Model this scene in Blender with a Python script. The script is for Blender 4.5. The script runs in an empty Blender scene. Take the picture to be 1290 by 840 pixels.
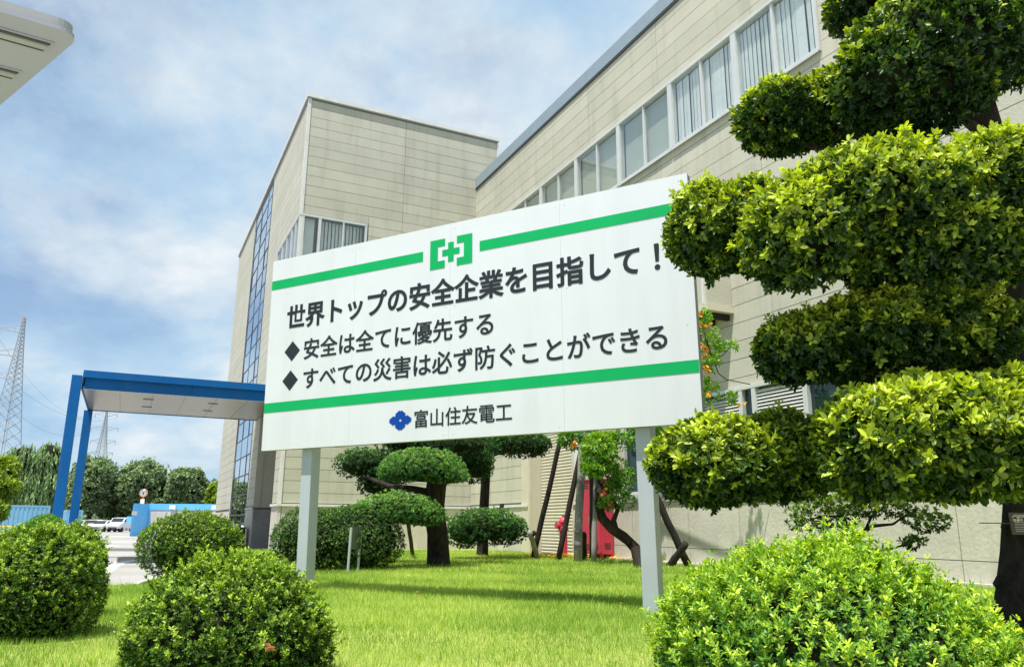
import bpy, math, random
import numpy as np
from mathutils import Vector, Matrix
random.seed(7)
R = math.radians
sc = bpy.context.scene
col = sc.collection

# ------------------------------------------------------------------ camera
CAM_H = 1.15
FOC, PIT, ROL = 978.7, .24199, .0066616          # focal length (px on a 1290 px wide frame), pitch, roll
_up = np.array([0, -math.cos(PIT), math.sin(PIT)]); _fw = np.array([0, math.sin(PIT), math.cos(PIT)]); _rt = np.array([1., 0, 0])
_c, _s = math.cos(ROL), math.sin(ROL)
_R = np.array([[_c, -_s, 0], [_s, _c, 0], [0, 0, 1]])
_RT, _FW, _UP = _R @ _rt, _R @ _fw, _R @ _up
cam_data = bpy.data.cameras.new('camera'); cam = bpy.data.objects.new('camera', cam_data); col.objects.link(cam)
cam_data.sensor_width = 36; cam_data.lens = FOC / 1290 * 36; cam_data.clip_start = .05; cam_data.clip_end = 3000
cam.matrix_world = Matrix(((_RT[0], -_RT[1], -_RT[2], 0), (_FW[0], -_FW[1], -_FW[2], 0), (_UP[0], -_UP[1], -_UP[2], CAM_H), (0, 0, 0, 1)))
sc.camera = cam

# ------------------------------------------------------------------ light
SUN = Vector((-.17, -.30, .94)).normalized()      # towards the sun
sun_el = math.asin(SUN.z)
sun_az = math.atan2(SUN.x, SUN.y)                 # clockwise from +Y
sc.view_settings.view_transform = 'Standard'; sc.view_settings.look = 'None'
sc.view_settings.exposure = .60; sc.view_settings.gamma = 1
sl = bpy.data.lights.new('sun', 'SUN'); sl.energy = 5.0; sl.angle = R(.53); sl.color = (1, .955, .88)
so = bpy.data.objects.new('sun', sl); col.objects.link(so); so.rotation_euler = SUN.to_track_quat('Z', 'Y').to_euler()
so.location = (0, 0, 60)

world = bpy.data.worlds.new('World'); sc.world = world; world.use_nodes = True
nt = world.node_tree; N = nt.nodes; Lk = nt.links; N.clear()
def nd(t, x=None, **kw):
    n = N.new(t)
    for k, v in kw.items(): setattr(n, k, v)
    return n
out = nd('ShaderNodeOutputWorld'); bg = nd('ShaderNodeBackground'); bg.inputs['Strength'].default_value = .1
sky = nd('ShaderNodeTexSky', sky_type='NISHITA', sun_disc=False, sun_elevation=sun_el, sun_rotation=sun_az, air_density=1.0, dust_density=1.2, ozone_density=2.0)
tc = nd('ShaderNodeTexCoord'); sp = nd('ShaderNodeSeparateXYZ'); Lk.new(tc.outputs['Generated'], sp.inputs[0])
def math_n(op, a, b=None, c=None, clamp=False):
    n = nd('ShaderNodeMath', operation=op); n.use_clamp = clamp
    for i, v in enumerate((a, b, c)):
        if v is None: continue
        if isinstance(v, (int, float)): n.inputs[i].default_value = v
        else: Lk.new(v, n.inputs[i])
    return n.outputs[0]
zc = math_n('MAXIMUM', sp.outputs['Z'], 0.0)
den = math_n('ADD', zc, .36)
px = math_n('DIVIDE', sp.outputs['X'], den); py = math_n('DIVIDE', sp.outputs['Y'], den)
cmb = nd('ShaderNodeCombineXYZ'); Lk.new(px, cmb.inputs[0]); Lk.new(py, cmb.inputs[1])
def noise(vec, scale, detail=6, rough=.55, dist=0., off=(0, 0, 0), sc3=(1, 1, 1)):
    mp = nd('ShaderNodeMapping'); Lk.new(vec, mp.inputs[0]); mp.inputs['Location'].default_value = off; mp.inputs['Scale'].default_value = sc3
    n = nd('ShaderNodeTexNoise'); n.inputs['Scale'].default_value = scale; n.inputs['Detail'].default_value = detail
    n.inputs['Roughness'].default_value = rough; n.inputs['Distortion'].default_value = dist; Lk.new(mp.outputs[0], n.inputs['Vector']); return n.outputs['Fac']
def ramp(fac, stops):
    n = nd('ShaderNodeValToRGB'); cr = n.color_ramp
    while len(cr.elements) < len(stops): cr.elements.new(.5)
    for e, (p, c) in zip(cr.elements, stops): e.position = p; e.color = (*c, 1) if len(c) == 3 else c
    Lk.new(fac, n.inputs[0]); return n.outputs[0]
n1 = noise(cmb.outputs[0], 2.1, 9, .57, .1, (3.3, 1.2, 0), (1, .75, 1))
n2 = noise(cmb.outputs[0], 4.5, 7, .6, .15, (7, 3, 2))
n3 = noise(cmb.outputs[0], .8, 3, .5, 0, (1.7, 9.2, 5))
cl = math_n('ADD', math_n('MULTIPLY', n1, .72), math_n('MULTIPLY', n2, .22)); cl = math_n('ADD', cl, math_n('MULTIPLY', n3, .3))
bz = math_n('DIVIDE', math_n('SUBTRACT', sp.outputs['Z'], .235), .055); band = math_n('EXPONENT', math_n('MULTIPLY', math_n('MULTIPLY', bz, bz), -1.))
cl = math_n('SUBTRACT', cl, math_n('MULTIPLY', band, .13))
cover = ramp(cl, [(.45, (.12,) * 3), (.54, (.66,) * 3), (.62, (.90,) * 3), (.74, (1,) * 3)])
bright = ramp(noise(cmb.outputs[0], 3.1, 8, .58, .1, (2, 5, 1)), [(.30, (2.5, 3.9, 5.4)), (.47, (3.5, 4.75, 5.9)), (.60, (4.9, 5.6, 6.1)), (.70, (6.2, 6.5, 6.6))])
mx = nd('ShaderNodeMixRGB'); Lk.new(cover, mx.inputs[0]); Lk.new(sky.outputs[0], mx.inputs[1]); Lk.new(bright, mx.inputs[2])
Lk.new(mx.outputs[0], bg.inputs[0]); Lk.new(bg.outputs[0], out.inputs[0])

# ------------------------------------------------------------------ frames of reference
AZ = -.451742
A = Vector((math.sin(AZ), math.cos(AZ), 0)); B = Vector((math.cos(AZ), -math.sin(AZ), 0)); Z = Vector((0, 0, 1))
LAWN = .4
def ab(a, b, z=0.): return A * a + B * b + Z * z          # building axes: a runs along the wing, b away from the lawn
def ray(x, y):
    v = np.array([(x - 645) / FOC, (y - 420) / FOC, 1.0]); return Vector((v @ _RT, v @ _FW, v @ _UP))
def at(x, y, depth):                                      # surveyed point: bearing read off the photograph, real distance ahead
    r = ray(x, y); return Vector((0, 0, CAM_H)) + r * (depth / r.y)
def on(x, y, z=LAWN):
    r = ray(x, y); return Vector((0, 0, CAM_H)) + r * ((z - CAM_H) / r.z)

# ------------------------------------------------------------------ materials
def mat(name, base, rough=.6, metal=0., var=0., vscale=3., bump=0., bscale=40., spec=.5, objvar=0., stain=None, col2=None, stretch=(1, 1, 1)):
    m = bpy.data.materials.new(name); m.use_nodes = True; t = m.node_tree; p = t.nodes['Principled BSDF']
    p.inputs['Roughness'].default_value = rough; p.inputs['Metallic'].default_value = metal; p.inputs['Specular IOR Level'].default_value = spec
    p.inputs['Base Color'].default_value = (*base, 1)
    g = t.nodes.new('ShaderNodeNewGeometry'); mp = t.nodes.new('ShaderNodeMapping'); mp.inputs['Scale'].default_value = stretch
    t.links.new(g.outputs['Position'], mp.inputs[0])
    cur = None
    if var or col2:
        n = t.nodes.new('ShaderNodeTexNoise'); n.inputs['Scale'].default_value = vscale; n.inputs['Detail'].default_value = 6; n.inputs['Roughness'].default_value = .6
        t.links.new(mp.outputs[0], n.inputs['Vector'])
        r = t.nodes.new('ShaderNodeValToRGB'); r.color_ramp.elements[0].position = .33; r.color_ramp.elements[1].position = .67
        c2 = col2 or tuple(min(1, c * (1 + var)) for c in base); c1 = tuple(c * (1 - var) for c in base) if not col2 else base
        r.color_ramp.elements[0].color = (*c1, 1); r.color_ramp.elements[1].color = (*c2, 1)
        t.links.new(n.outputs['Fac'], r.inputs[0]); cur = r.outputs[0]
    if stain:                                              # vertical rain streaks and grime
        mp2 = t.nodes.new('ShaderNodeMapping'); mp2.inputs['Scale'].default_value = (1, 1, .09); t.links.new(g.outputs['Position'], mp2.inputs[0])
        n = t.nodes.new('ShaderNodeTexNoise'); n.inputs['Scale'].default_value = 3.2; n.inputs['Detail'].default_value = 8; n.inputs['Roughness'].default_value = .65
        t.links.new(mp2.outputs[0], n.inputs['Vector'])
        r = t.nodes.new('ShaderNodeValToRGB'); r.color_ramp.elements[0].position = .5; r.color_ramp.elements[1].position = .78
        r.color_ramp.elements[0].color = (0, 0, 0, 1); r.color_ramp.elements[1].color = (stain, stain, stain, 1); t.links.new(n.outputs['Fac'], r.inputs[0])
        x = t.nodes.new('ShaderNodeMixRGB'); x.blend_type = 'MIX'; t.links.new(r.outputs[0], x.inputs[0])
        if cur: t.links.new(cur, x.inputs[1])
        else: x.inputs[1].default_value = (*base, 1)
        x.inputs[2].default_value = (.16, .15, .12, 1); cur = x.outputs[0]
    if objvar:
        oi = t.nodes.new('ShaderNodeObjectInfo'); mr = t.nodes.new('ShaderNodeMapRange'); mr.inputs['To Min'].default_value = 1 - objvar; mr.inputs['To Max'].default_value = 1 + objvar
        t.links.new(oi.outputs['Random'], mr.inputs[0]); hs = t.nodes.new('ShaderNodeHueSaturation'); t.links.new(mr.outputs[0], hs.inputs['Value'])
        if cur: t.links.new(cur, hs.inputs['Color'])
        else: hs.inputs['Color'].default_value = (*base, 1)
        cur = hs.outputs[0]
    if cur: t.links.new(cur, p.inputs['Base Color'])
    if bump:
        n = t.nodes.new('ShaderNodeTexNoise'); n.inputs['Scale'].default_value = bscale; n.inputs['Detail'].default_value = 5; t.links.new(mp.outputs[0], n.inputs['Vector'])
        b = t.nodes.new('ShaderNodeBump'); b.inputs['Strength'].default_value = bump; b.inputs['Distance'].default_value = .02
        t.links.new(n.outputs['Fac'], b.inputs['Height']); t.links.new(b.outputs[0], p.inputs['Normal'])
    return m

def leafmat(name, dark, mid, young_lit, rough=.42, trans=.22, spec=.32):
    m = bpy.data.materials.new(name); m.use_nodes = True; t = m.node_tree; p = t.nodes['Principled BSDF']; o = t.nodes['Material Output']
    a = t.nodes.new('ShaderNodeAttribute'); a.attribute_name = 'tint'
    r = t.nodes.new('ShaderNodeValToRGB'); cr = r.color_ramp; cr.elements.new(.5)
    for e, (q, c) in zip(cr.elements, ((0, dark), (.5, mid), (1, young_lit))): e.position = q; e.color = (*c, 1)  # stops mix leaf age with sun and shade put into the colour
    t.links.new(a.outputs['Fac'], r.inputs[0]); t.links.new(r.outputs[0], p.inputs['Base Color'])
    p.inputs['Roughness'].default_value = rough; p.inputs['Specular IOR Level'].default_value = spec
    tr = t.nodes.new('ShaderNodeBsdfTranslucent'); ms = t.nodes.new('ShaderNodeMixShader'); ms.inputs[0].default_value = trans
    hs = t.nodes.new('ShaderNodeHueSaturation'); hs.inputs['Value'].default_value = 1.5; hs.inputs['Saturation'].default_value = 1.15
    t.links.new(r.outputs[0], hs.inputs['Color']); t.links.new(hs.outputs[0], tr.inputs[0])
    t.links.new(p.outputs[0], ms.inputs[1]); t.links.new(tr.outputs[0], ms.inputs[2]); t.links.new(ms.outputs[0], o.inputs[0])
    return m

def glassmat(name, tint=(.55, .62, .62), r0=.05, r1=.6, power=3., opacity=.25, body=(.05, .06, .06), gcol=(.92, .96, 1)):
    m = bpy.data.materials.new(name); m.use_nodes = True; t = m.node_tree; t.nodes.clear()
    o = t.nodes.new('ShaderNodeOutputMaterial'); lw = t.nodes.new('ShaderNodeLayerWeight'); lw.inputs[0].default_value = .5
    pw = t.nodes.new('ShaderNodeMath'); pw.operation = 'POWER'; pw.inputs[1].default_value = power; t.links.new(lw.outputs['Facing'], pw.inputs[0])
    fr = t.nodes.new('ShaderNodeMath'); fr.operation = 'MULTIPLY_ADD'; fr.inputs[1].default_value = r1 - r0; fr.inputs[2].default_value = r0; t.links.new(pw.outputs[0], fr.inputs[0])
    gl = t.nodes.new('ShaderNodeBsdfGlossy'); gl.inputs['Roughness'].default_value = .012; gl.inputs['Color'].default_value = (*gcol, 1)
    tr = t.nodes.new('ShaderNodeBsdfTransparent'); tr.inputs[0].default_value = (*tint, 1)
    df = t.nodes.new('ShaderNodeBsdfDiffuse'); df.inputs[0].default_value = (*body, 1)
    m1 = t.nodes.new('ShaderNodeMixShader'); m1.inputs[0].default_value = opacity; t.links.new(tr.outputs[0], m1.inputs[1]); t.links.new(df.outputs[0], m1.inputs[2])
    m2 = t.nodes.new('ShaderNodeMixShader'); t.links.new(fr.outputs[0], m2.inputs[0]); t.links.new(m1.outputs[0], m2.inputs[1]); t.links.new(gl.outputs[0], m2.inputs[2])
    n = t.nodes.new('ShaderNodeTexNoise'); n.inputs['Scale'].default_value = .9; g = t.nodes.new('ShaderNodeNewGeometry'); t.links.new(g.outputs['Position'], n.inputs['Vector'])
    b = t.nodes.new('ShaderNodeBump'); b.inputs['Strength'].default_value = .04; b.inputs['Distance'].default_value = .05; t.links.new(n.outputs['Fac'], b.inputs['Height']); t.links.new(b.outputs[0], gl.inputs['Normal'])
    t.links.new(m2.outputs[0], o.inputs[0]); return m

M = dict(
    siding=mat('beige_siding', (.45, .438, .355), .75, var=.05, vscale=1.3, bump=.25, bscale=25, objvar=.05, stain=.36),
    backing=mat('joint_dark', (.17, .16, .135), .9),
    concrete=mat('concrete', (.50, .475, .405), .85, var=.09, vscale=1.6, bump=.35, bscale=18, stain=.30, objvar=.03),
    dark_concrete=mat('dark_concrete', (.27, .27, .25), .85, var=.15, vscale=2, bump=.3, bscale=20, stain=.2),
    trim=mat('white_trim', (.62, .61, .57), .5, var=.06, stain=.18),
    coping=mat('bluegrey_coping', (.26, .325, .37), .4, metal=.15, var=.05, objvar=.03),
    alu=mat('aluminium_frame', (.60, .61, .60), .38, metal=.25, var=.04, stain=.12),
    dark_alu=mat('dark_mullion', (.045, .045, .05), .4),
    glass=glassmat('window_glass', (.95, .97, .96), .04, .48, 2.6, .05, (.3, .34, .34)),
    dark_glass=glassmat('dark_glass', (.25, .33, .32), .05, .30, 2.5, .55, (.02, .045, .045)),
    curtain_glass=glassmat('curtain_glass', (.3, .4, .4), .30, 1.0, 1.6, .8, (.03, .05, .05)),
    blind=mat('vertical_blind', (.80, .81, .80), .8, var=.06, vscale=5),
    bay_tone=mat('bay_reflection_tone', (.46, .48, .42), .9, var=.04, vscale=2),  # tone of reflections in the plain bays, put into a sheet
    interior=mat('interior_wall', (.45, .44, .40), .9),
    louvre=mat('louvre', (.66, .66, .65), .45, metal=.1, var=.04),
    shutter=mat('shutter_slat', (.55, .51, .40), .55, var=.04, stain=.12),
    board=mat('white_board', (.57, .60, .63), .5, var=.022, vscale=1.5, bump=.03, bscale=6, stain=.11),
    green=mat('sign_green', (.0, .335, .095), .5, spec=.2, var=.05, vscale=2),
    ink=mat('sign_lettering', (.020, .025, .032), .6, spec=.15, var=.15),
    logo=mat('logo_blue', (.0, .045, .30), .5, spec=.2, var=.05),
    post=mat('grey_steel', (.39, .435, .48), .42, metal=.1, var=.035, stain=.08),
    frame=mat('grey_frame', (.30, .31, .31), .5, metal=.2, var=.05),
    blue=mat('blue_paint', (.0, .095, .31), .5, spec=.22, stain=.10, var=.10, vscale=1.2),
    soffit=mat('soffit_panel', (.25, .235, .185), .30, metal=.3, var=.05, vscale=.8),
    dark=mat('dark_metal', (.03, .03, .03), .5),
    bark=mat('rough_bark', (.034, .028, .022), .95, spec=.15, var=.45, vscale=14, bump=1., bscale=45, stretch=(1, 1, .25)),
    stake=mat('stained_stake', (.026, .022, .018), .9, spec=.2, var=.35, vscale=10, bump=.5, bscale=40, stretch=(1, 1, .2)),
    greywood=mat('weathered_wood', (.20, .195, .19), .85, var=.3, vscale=10, bump=.5, bscale=40, stretch=(1, 1, .15)),
    red=mat('red_paint', (.50, .03, .065), .42, var=.08, vscale=3),
    chrome=mat('lamp_metal', (.45, .45, .44), .3, metal=.7),
    asphalt=mat('asphalt', (.30, .29, .275), .9, var=.14, vscale=.35, bump=.3, bscale=30),
    dark_band=mat('dark_road_band', (.10, .10, .10), .9, var=.15, vscale=.6),
    kerb=mat('kerb_concrete', (.52, .51, .47), .85, var=.1, vscale=4, bump=.3),
    paint=mat('road_paint', (.66, .66, .63), .7, var=.12, vscale=5),
    soil=mat('lawn_soil', (.19, .25, .04), .95, vscale=1.1, col2=(.34, .36, .09), bump=.6, bscale=30),
    cont=mat('container_blue', (.12, .46, .84), .5, var=.08, vscale=.8, stain=.1),
    cont2=mat('container_pale', (.20, .44, .62), .55, var=.1, vscale=.8, stain=.1),
    contw=mat('container_side', (.50, .49, .45), .6, var=.05, vscale=.6, stain=.12),
    sticker=mat('pale_sticker', (.7, .7, .7), .6),
    car=mat('silver_paint', (.75, .76, .78), .3), tyre=mat('tyre', (.02, .02, .02), .8), carglass=mat('car_glass', (.03, .035, .04), .1),
    pylon=mat('galvanised_steel', (.34, .36, .38), .55, metal=.3), pylonred=mat('pylon_red', (.48, .24, .18), .6),
    mirror=mat('convex_mirror', (.75, .8, .8), .06, metal=1.), orange=mat('orange_paint', (.75, .22, .05), .5),
    plate=mat('plaque_brown', (.085, .06, .042), .5, metal=.2), cream=mat('cream_lettering', (.6, .57, .48), .6),
    board_back=mat('notice_back', (.10, .13, .11), .5, var=.1), shelter=mat('shelter_panel', (.275, .285, .325), .45, var=.03, vscale=2),
    wire=mat('cable', (.10, .10, .11), .5), flower=mat('orange_petal', (.85, .47, .08), .6, var=.15), petal=mat('fallen_petal', (.75, .42, .03), .7, var=.25, vscale=9),
    dryleaf=mat('dry_leaf', (.32, .12, .04), .7),
)
M['twig_shade'] = mat('shaded_twigs', (.016, .020, .009), .95, var=.3, vscale=12, spec=.05)  # near-black: the crown's inner shade is put into this colour
LM = dict(
    oak=leafmat('oak_leaf', (.010, .034, .007), (.058, .122, .012), (.50, .60, .05), .40, .26),
    holly=leafmat('holly_leaf', (.018, .055, .009), (.100, .200, .018), (.44, .60, .06), .40, .22),
    azalea=leafmat('azalea_leaf', (.030, .110, .022), (.15, .32, .035), (.56, .70, .07), .34, .30),
    pine=leafmat('pine_needle', (.020, .070, .022), (.10, .26, .055), (.36, .58, .14), .5, .18),
    hedge=leafmat('hedge_leaf', (.016, .048, .010), (.060, .140, .022), (.22, .36, .045), .42, .15),
    creeper=leafmat('creeper_leaf', (.05, .13, .02), (.13, .30, .035), (.30, .45, .06), .42, .32),
    wood_leaf=leafmat('far_leaf', (.045, .085, .036), (.16, .24, .10), (.36, .46, .19), .6, .15),  # paled: distance haze put into the leaf colour
    willow=leafmat('willow_leaf', (.06, .12, .045), (.19, .30, .11), (.36, .47, .20), .6, .2),
    yellow=leafmat('yellow_leaf', (.08, .14, .015), (.19, .29, .025), (.34, .43, .040), .6, .25),
    grass=leafmat('grass_blade', (.10, .21, .025), (.27, .42, .07), (.58, .66, .17), .6, .4, .3),
)

# ------------------------------------------------------------------ builders
class MB:
    def __init__(s): s.v = []; s.f = []
    def obox(s, o, x, y, z):
        b = len(s.v); o = Vector(o)
        for k in (0, 1):
            for q in (o, o + x, o + x + y, o + y): s.v.append(q + z * k)
        fl = [(0, 3, 2, 1), (4, 5, 6, 7), (0, 1, 5, 4), (1, 2, 6, 5), (2, 3, 7, 6), (3, 0, 4, 7)]
        if x.cross(y).dot(z) < 0: fl = [f[::-1] for f in fl]
        s.f += [tuple(b + i for i in f) for f in fl]; return s
    def box(s, x0, x1, y0, y1, z0, z1): return s.obox((x0, y0, z0), Vector((x1 - x0, 0, 0)), Vector((0, y1 - y0, 0)), Vector((0, 0, z1 - z0)))
    def abox(s, a0, a1, b0, b1, z0, z1): return s.obox(ab(a0, b0, z0), A * (a1 - a0), B * (b1 - b0), Z * (z1 - z0))
    def tube(s, pts, rad, n=8, caps=True, jit=0.):
        pts = [Vector(p) for p in pts]; m = len(pts)
        if isinstance(rad, (int, float)): rad = [rad] * m
        base = len(s.v); up = Vector((0, 0, 1))
        for i, p in enumerate(pts):
            d = (pts[min(i + 1, m - 1)] - pts[max(i - 1, 0)]).normalized()
            u = d.cross(up if abs(d.z) < .9 else Vector((1, 0, 0))).normalized() if i == 0 else (u - d * u.dot(d)).normalized()
            w = d.cross(u)
            for k in range(n):
                t = 2 * math.pi * k / n; r = rad[i] * (1 + random.uniform(-jit, jit)); s.v.append(p + (u * math.cos(t) + w * math.sin(t)) * r)
        for i in range(m - 1):
            for k in range(n):
                a, b = base + i * n + k, base + i * n + (k + 1) % n; s.f.append((a, b, b + n, a + n))
        if caps: s.f.append(tuple(base + k for k in range(n))[::-1]); s.f.append(tuple(base + (m - 1) * n + k for k in range(n)))
        return s
    def bar(s, p, q, r, n=4): return s.tube([p, q], r, n)
    def poly(s, pts, ext):
        b = len(s.v); n = len(pts); ext = Vector(ext)
        s.v += [Vector(p) for p in pts] + [Vector(p) + ext for p in pts]
        s.f.append(tuple(range(b, b + n))); s.f.append(tuple(range(b + 2 * n - 1, b + n - 1, -1)))
        for k in range(n): s.f.append((b + k, b + n + k, b + n + (k + 1) % n, b + (k + 1) % n))
        return s
    def build(s, name, m, parent=None, smooth=False, origin=None, bevel=0):
        me = bpy.data.meshes.new(name); o = Vector(origin) if origin is not None else Vector((0, 0, 0))
        me.from_pydata([v - o for v in s.v], [], s.f); me.update()
        if m: me.materials.append(m)
        if smooth:
            for p in me.polygons: p.use_smooth = True
        ob = bpy.data.objects.new(name, me); col.objects.link(ob); ob.location = o
        if parent: adopt(ob, parent)
        if bevel:
            bv = ob.modifiers.new('bevel', 'BEVEL'); bv.width = bevel; bv.segments = 2; bv.limit_method = 'ANGLE'
        return ob
def world_mat(o):
    m = o.matrix_basis.copy(); p = o.parent
    while p: m = p.matrix_basis @ m; p = p.parent
    return m
def adopt(ob, parent):
    w = ob.matrix_basis.copy(); ob.parent = parent; ob.matrix_parent_inverse = Matrix(); ob.matrix_basis = world_mat(parent).inverted() @ w
def tag(o, label=None, cat=None, group=None, kind=None):
    if label: o['label'] = label
    if cat: o['category'] = cat
    if group: o['group'] = group
    if kind: o['kind'] = kind
    return o
def empty(name, loc, label=None, cat=None, group=None):
    o = bpy.data.objects.new(name, None); col.objects.link(o); o.location = loc; o.empty_display_size = .2
    return tag(o, label, cat, group)
def copy_obj(src, parent=None, loc=None):
    c = src.copy(); col.objects.link(c); c.parent = parent
    if loc is not None: c.location = loc
    return c
def np_mesh(name, V, F, m, parent=None, tint=None):
    """V (n,3), F (k,3) arrays of triangles"""
    me = bpy.data.meshes.new(name); me.vertices.add(len(V)); me.vertices.foreach_set('co', V.astype(np.float32).ravel())
    me.loops.add(F.size); me.loops.foreach_set('vertex_index', F.astype(np.int32).ravel())
    me.polygons.add(len(F)); me.polygons.foreach_set('loop_start', np.arange(0, F.size, 3, dtype=np.int32)); me.polygons.foreach_set('loop_total', np.full(len(F), 3, np.int32))
    if tint is not None:
        at_ = me.attributes.new('tint', 'FLOAT', 'POINT'); at_.data.foreach_set('value', tint.astype(np.float32))
    me.update(calc_edges=True); me.materials.append(m)
    ob = bpy.data.objects.new(name, me); col.objects.link(ob)
    if parent: adopt(ob, parent)
    return ob
def unit(v): return v / np.maximum(np.linalg.norm(v, axis=1, keepdims=True), 1e-9)
def lump(p, seed=0., f=1.):
    x, y, z = p[:, 0] * f + seed, p[:, 1] * f + seed * 1.7, p[:, 2] * f - seed
    return (np.sin(x * 2.1 + 1.3 * np.sin(y * 1.7)) + np.sin(y * 2.9 + z * 1.1) + np.sin(z * 3.3 + 1.9 * np.sin(x * 1.3)) + .6 * np.sin(x * 5.1 + y * 4.3) + .6 * np.sin(z * 6.7 - y * 3.9)) / 4.2

def crown_points(rs, lobes, n, shell=.16, flat=.5, bump=.10, bf=3., seed=0., fine=0.):
    """points and outward axes on the skins of a few joined ellipsoids, flat: how deep the underside hangs"""
    C = np.array([l[0] for l in lobes], float); Rd = np.array([l[1] for l in lobes], float)
    w = (Rd[:, 0] * Rd[:, 1] + Rd[:, 0] * Rd[:, 2] + Rd[:, 1] * Rd[:, 2]); w /= w.sum()
    k = rs.choice(len(lobes), n, p=w); d = unit(rs.normal(size=(n, 3)))
    low = d[:, 2] < 0; d[low & (rs.random(n) < .25), 2] *= -1; d = unit(d)
    c, r = C[k], Rd[k]
    rr = r.copy(); rr[:, 2] = np.where(d[:, 2] < 0, r[:, 2] * flat, r[:, 2])
    f = 1 - np.abs(rs.normal(size=n)) * shell * .6
    f = f * (1 + bump * lump(c + d * r, seed, bf))
    if fine: f = f * (1 + fine * lump(c + d * r, seed + 3, 15. / max(.45, r.mean())))
    p = c + d * rr * f[:, None]; nm = unit(d / rr)
    keep = np.ones(n, bool)
    for j in range(len(lobes)):
        q = (p - C[j]); q[:, 2] = np.where(q[:, 2] < 0, q[:, 2] / (Rd[j, 2] * flat), q[:, 2] / Rd[j, 2]); q[:, 0] /= Rd[j, 0]; q[:, 1] /= Rd[j, 1]
        keep &= ~((np.linalg.norm(q, axis=1) < .78) & (k != j))
    return p[keep], nm[keep], f[keep]

def rosettes(name, P, Nn, leaf, k, m, parent, rs, wide=.42, up=.45, tint=None, spread=(.45, 1.25), fold=.25, oval=True, tvar=.18, axj=.35):
    n = len(P); ax = unit(Nn + np.array([0, 0, up]) + rs.normal(size=(n, 3)) * axj)
    ref = unit(rs.normal(size=(n, 3))); u = unit(np.cross(ax, ref)); w = np.cross(ax, u)
    ph = (np.arange(k)[None, :] * (2.39996) + rs.random((n, 1)) * 6.28 + rs.normal(size=(n, k)) * .2)
    el = rs.uniform(spread[0], spread[1], (n, k))          # angle from the axis
    d = ax[:, None] * np.cos(el)[..., None] + (u[:, None] * np.cos(ph)[..., None] + w[:, None] * np.sin(ph)[..., None]) * np.sin(el)[..., None]
    d = d.reshape(-1, 3); axr = np.repeat(ax, k, 0); side = unit(np.cross(d, axr) + rs.normal(size=d.shape) * .12); nn = np.cross(side, d)
    L = leaf * rs.uniform(.65, 1.2, len(d))[:, None]; W = L * wide * .5
    o = np.repeat(P, k, 0) + axr * leaf * rs.uniform(-.3, .25, (len(d), 1)) + d * leaf * .08
    tt = np.repeat(tint if tint is not None else np.full(n, .5), k) + rs.normal(size=len(d)) * tvar
    if oval:
        V = np.stack([o, o + d * L * .35 + side * W + nn * W * fold, o + d * L * .78 + side * W * .8 + nn * W * fold, o + d * L - nn * L * .06, o + d * L * .78 - side * W * .8 + nn * W * fold, o + d * L * .35 - side * W + nn * W * fold], 1)
        T = np.array([[0, 1, 2], [0, 2, 3], [0, 3, 4], [0, 4, 5]]); q = 6
    else:
        V = np.stack([o, o + d * L * .5 + side * W + nn * W * fold, o + d * L, o + d * L * .5 - side * W + nn * W * fold], 1)
        T = np.array([[0, 1, 2], [0, 2, 3]]); q = 4
    F = (np.arange(len(d)) * q)[:, None, None] + T[None]
    return np_mesh(name, V.reshape(-1, 3), F.reshape(-1, 3), m, parent, np.repeat(np.clip(tt, 0, 1), q))

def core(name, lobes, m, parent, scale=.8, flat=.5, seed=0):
    """solid dark lump, shade put into its colour, standing for twigs deep in the crown"""
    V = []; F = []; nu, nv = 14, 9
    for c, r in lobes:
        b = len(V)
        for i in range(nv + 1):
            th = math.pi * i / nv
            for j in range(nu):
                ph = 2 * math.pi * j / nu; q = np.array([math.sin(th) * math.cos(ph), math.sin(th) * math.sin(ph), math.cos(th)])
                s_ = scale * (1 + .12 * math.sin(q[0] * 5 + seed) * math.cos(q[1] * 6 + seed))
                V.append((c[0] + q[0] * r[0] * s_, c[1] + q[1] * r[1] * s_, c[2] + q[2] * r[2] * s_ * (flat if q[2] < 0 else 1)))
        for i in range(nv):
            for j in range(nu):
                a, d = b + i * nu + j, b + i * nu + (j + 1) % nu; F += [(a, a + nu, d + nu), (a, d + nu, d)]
    return tag(np_mesh(name, np.array(V), np.array(F), M['twig_shade'], parent, np.full(len(V), .12)), kind='stuff')

# ------------------------------------------------------------------ setting: road, lawn, kerb
g = MB(); g.v = [Vector(p) for p in ((-900, -60, 0), (900, -60, 0), (900, 1500, 0), (-900, 1500, 0))]; g.f = [(0, 1, 2, 3)]
tag(g.build('road', M['asphalt']), kind='structure')
EDGE = [(-14, 8.85), (-4.75, 9.98), (-4.62, 10.12), (-4.68, 10.55), (-5.15, 12.4), (-6.2, 15.8), (-7.35, 20.5), (-7.9, 23.2)]
lawn_poly = EDGE + [tuple(ab(24.27, 4.1)[:2]), tuple(ab(24.27, 10.27)[:2]), tuple(ab(-6, 10.27)[:2]), (9, 3.0), (-14, 3.0)]
tag(MB().poly([(x, y, -.05) for x, y in lawn_poly][::-1], (0, 0, LAWN + .05)).build('lawn', M['soil']), kind='structure')
tag(MB().box(-14, 12, -40, 2.99, -.05, LAWN - .02).build('pavement', M['kerb']), kind='structure')
kb = MB()
for (x0, y0), (x1, y1) in zip(EDGE[:-1], EDGE[1:]):
    d = Vector((x1 - x0, y1 - y0, 0)); n = Vector((-d.y, d.x, 0)).normalized()
    L = d.length; k = max(1, round(L / 1.0))
    for i in range(k): kb.obox(Vector((x0, y0, 0)) + d * (i / k) + n * .004, d * (1 / k - .012 / L), n * .13, Z * (LAWN + .015))
tag(kb.build('kerb', M['kerb']), kind='structure')
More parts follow.
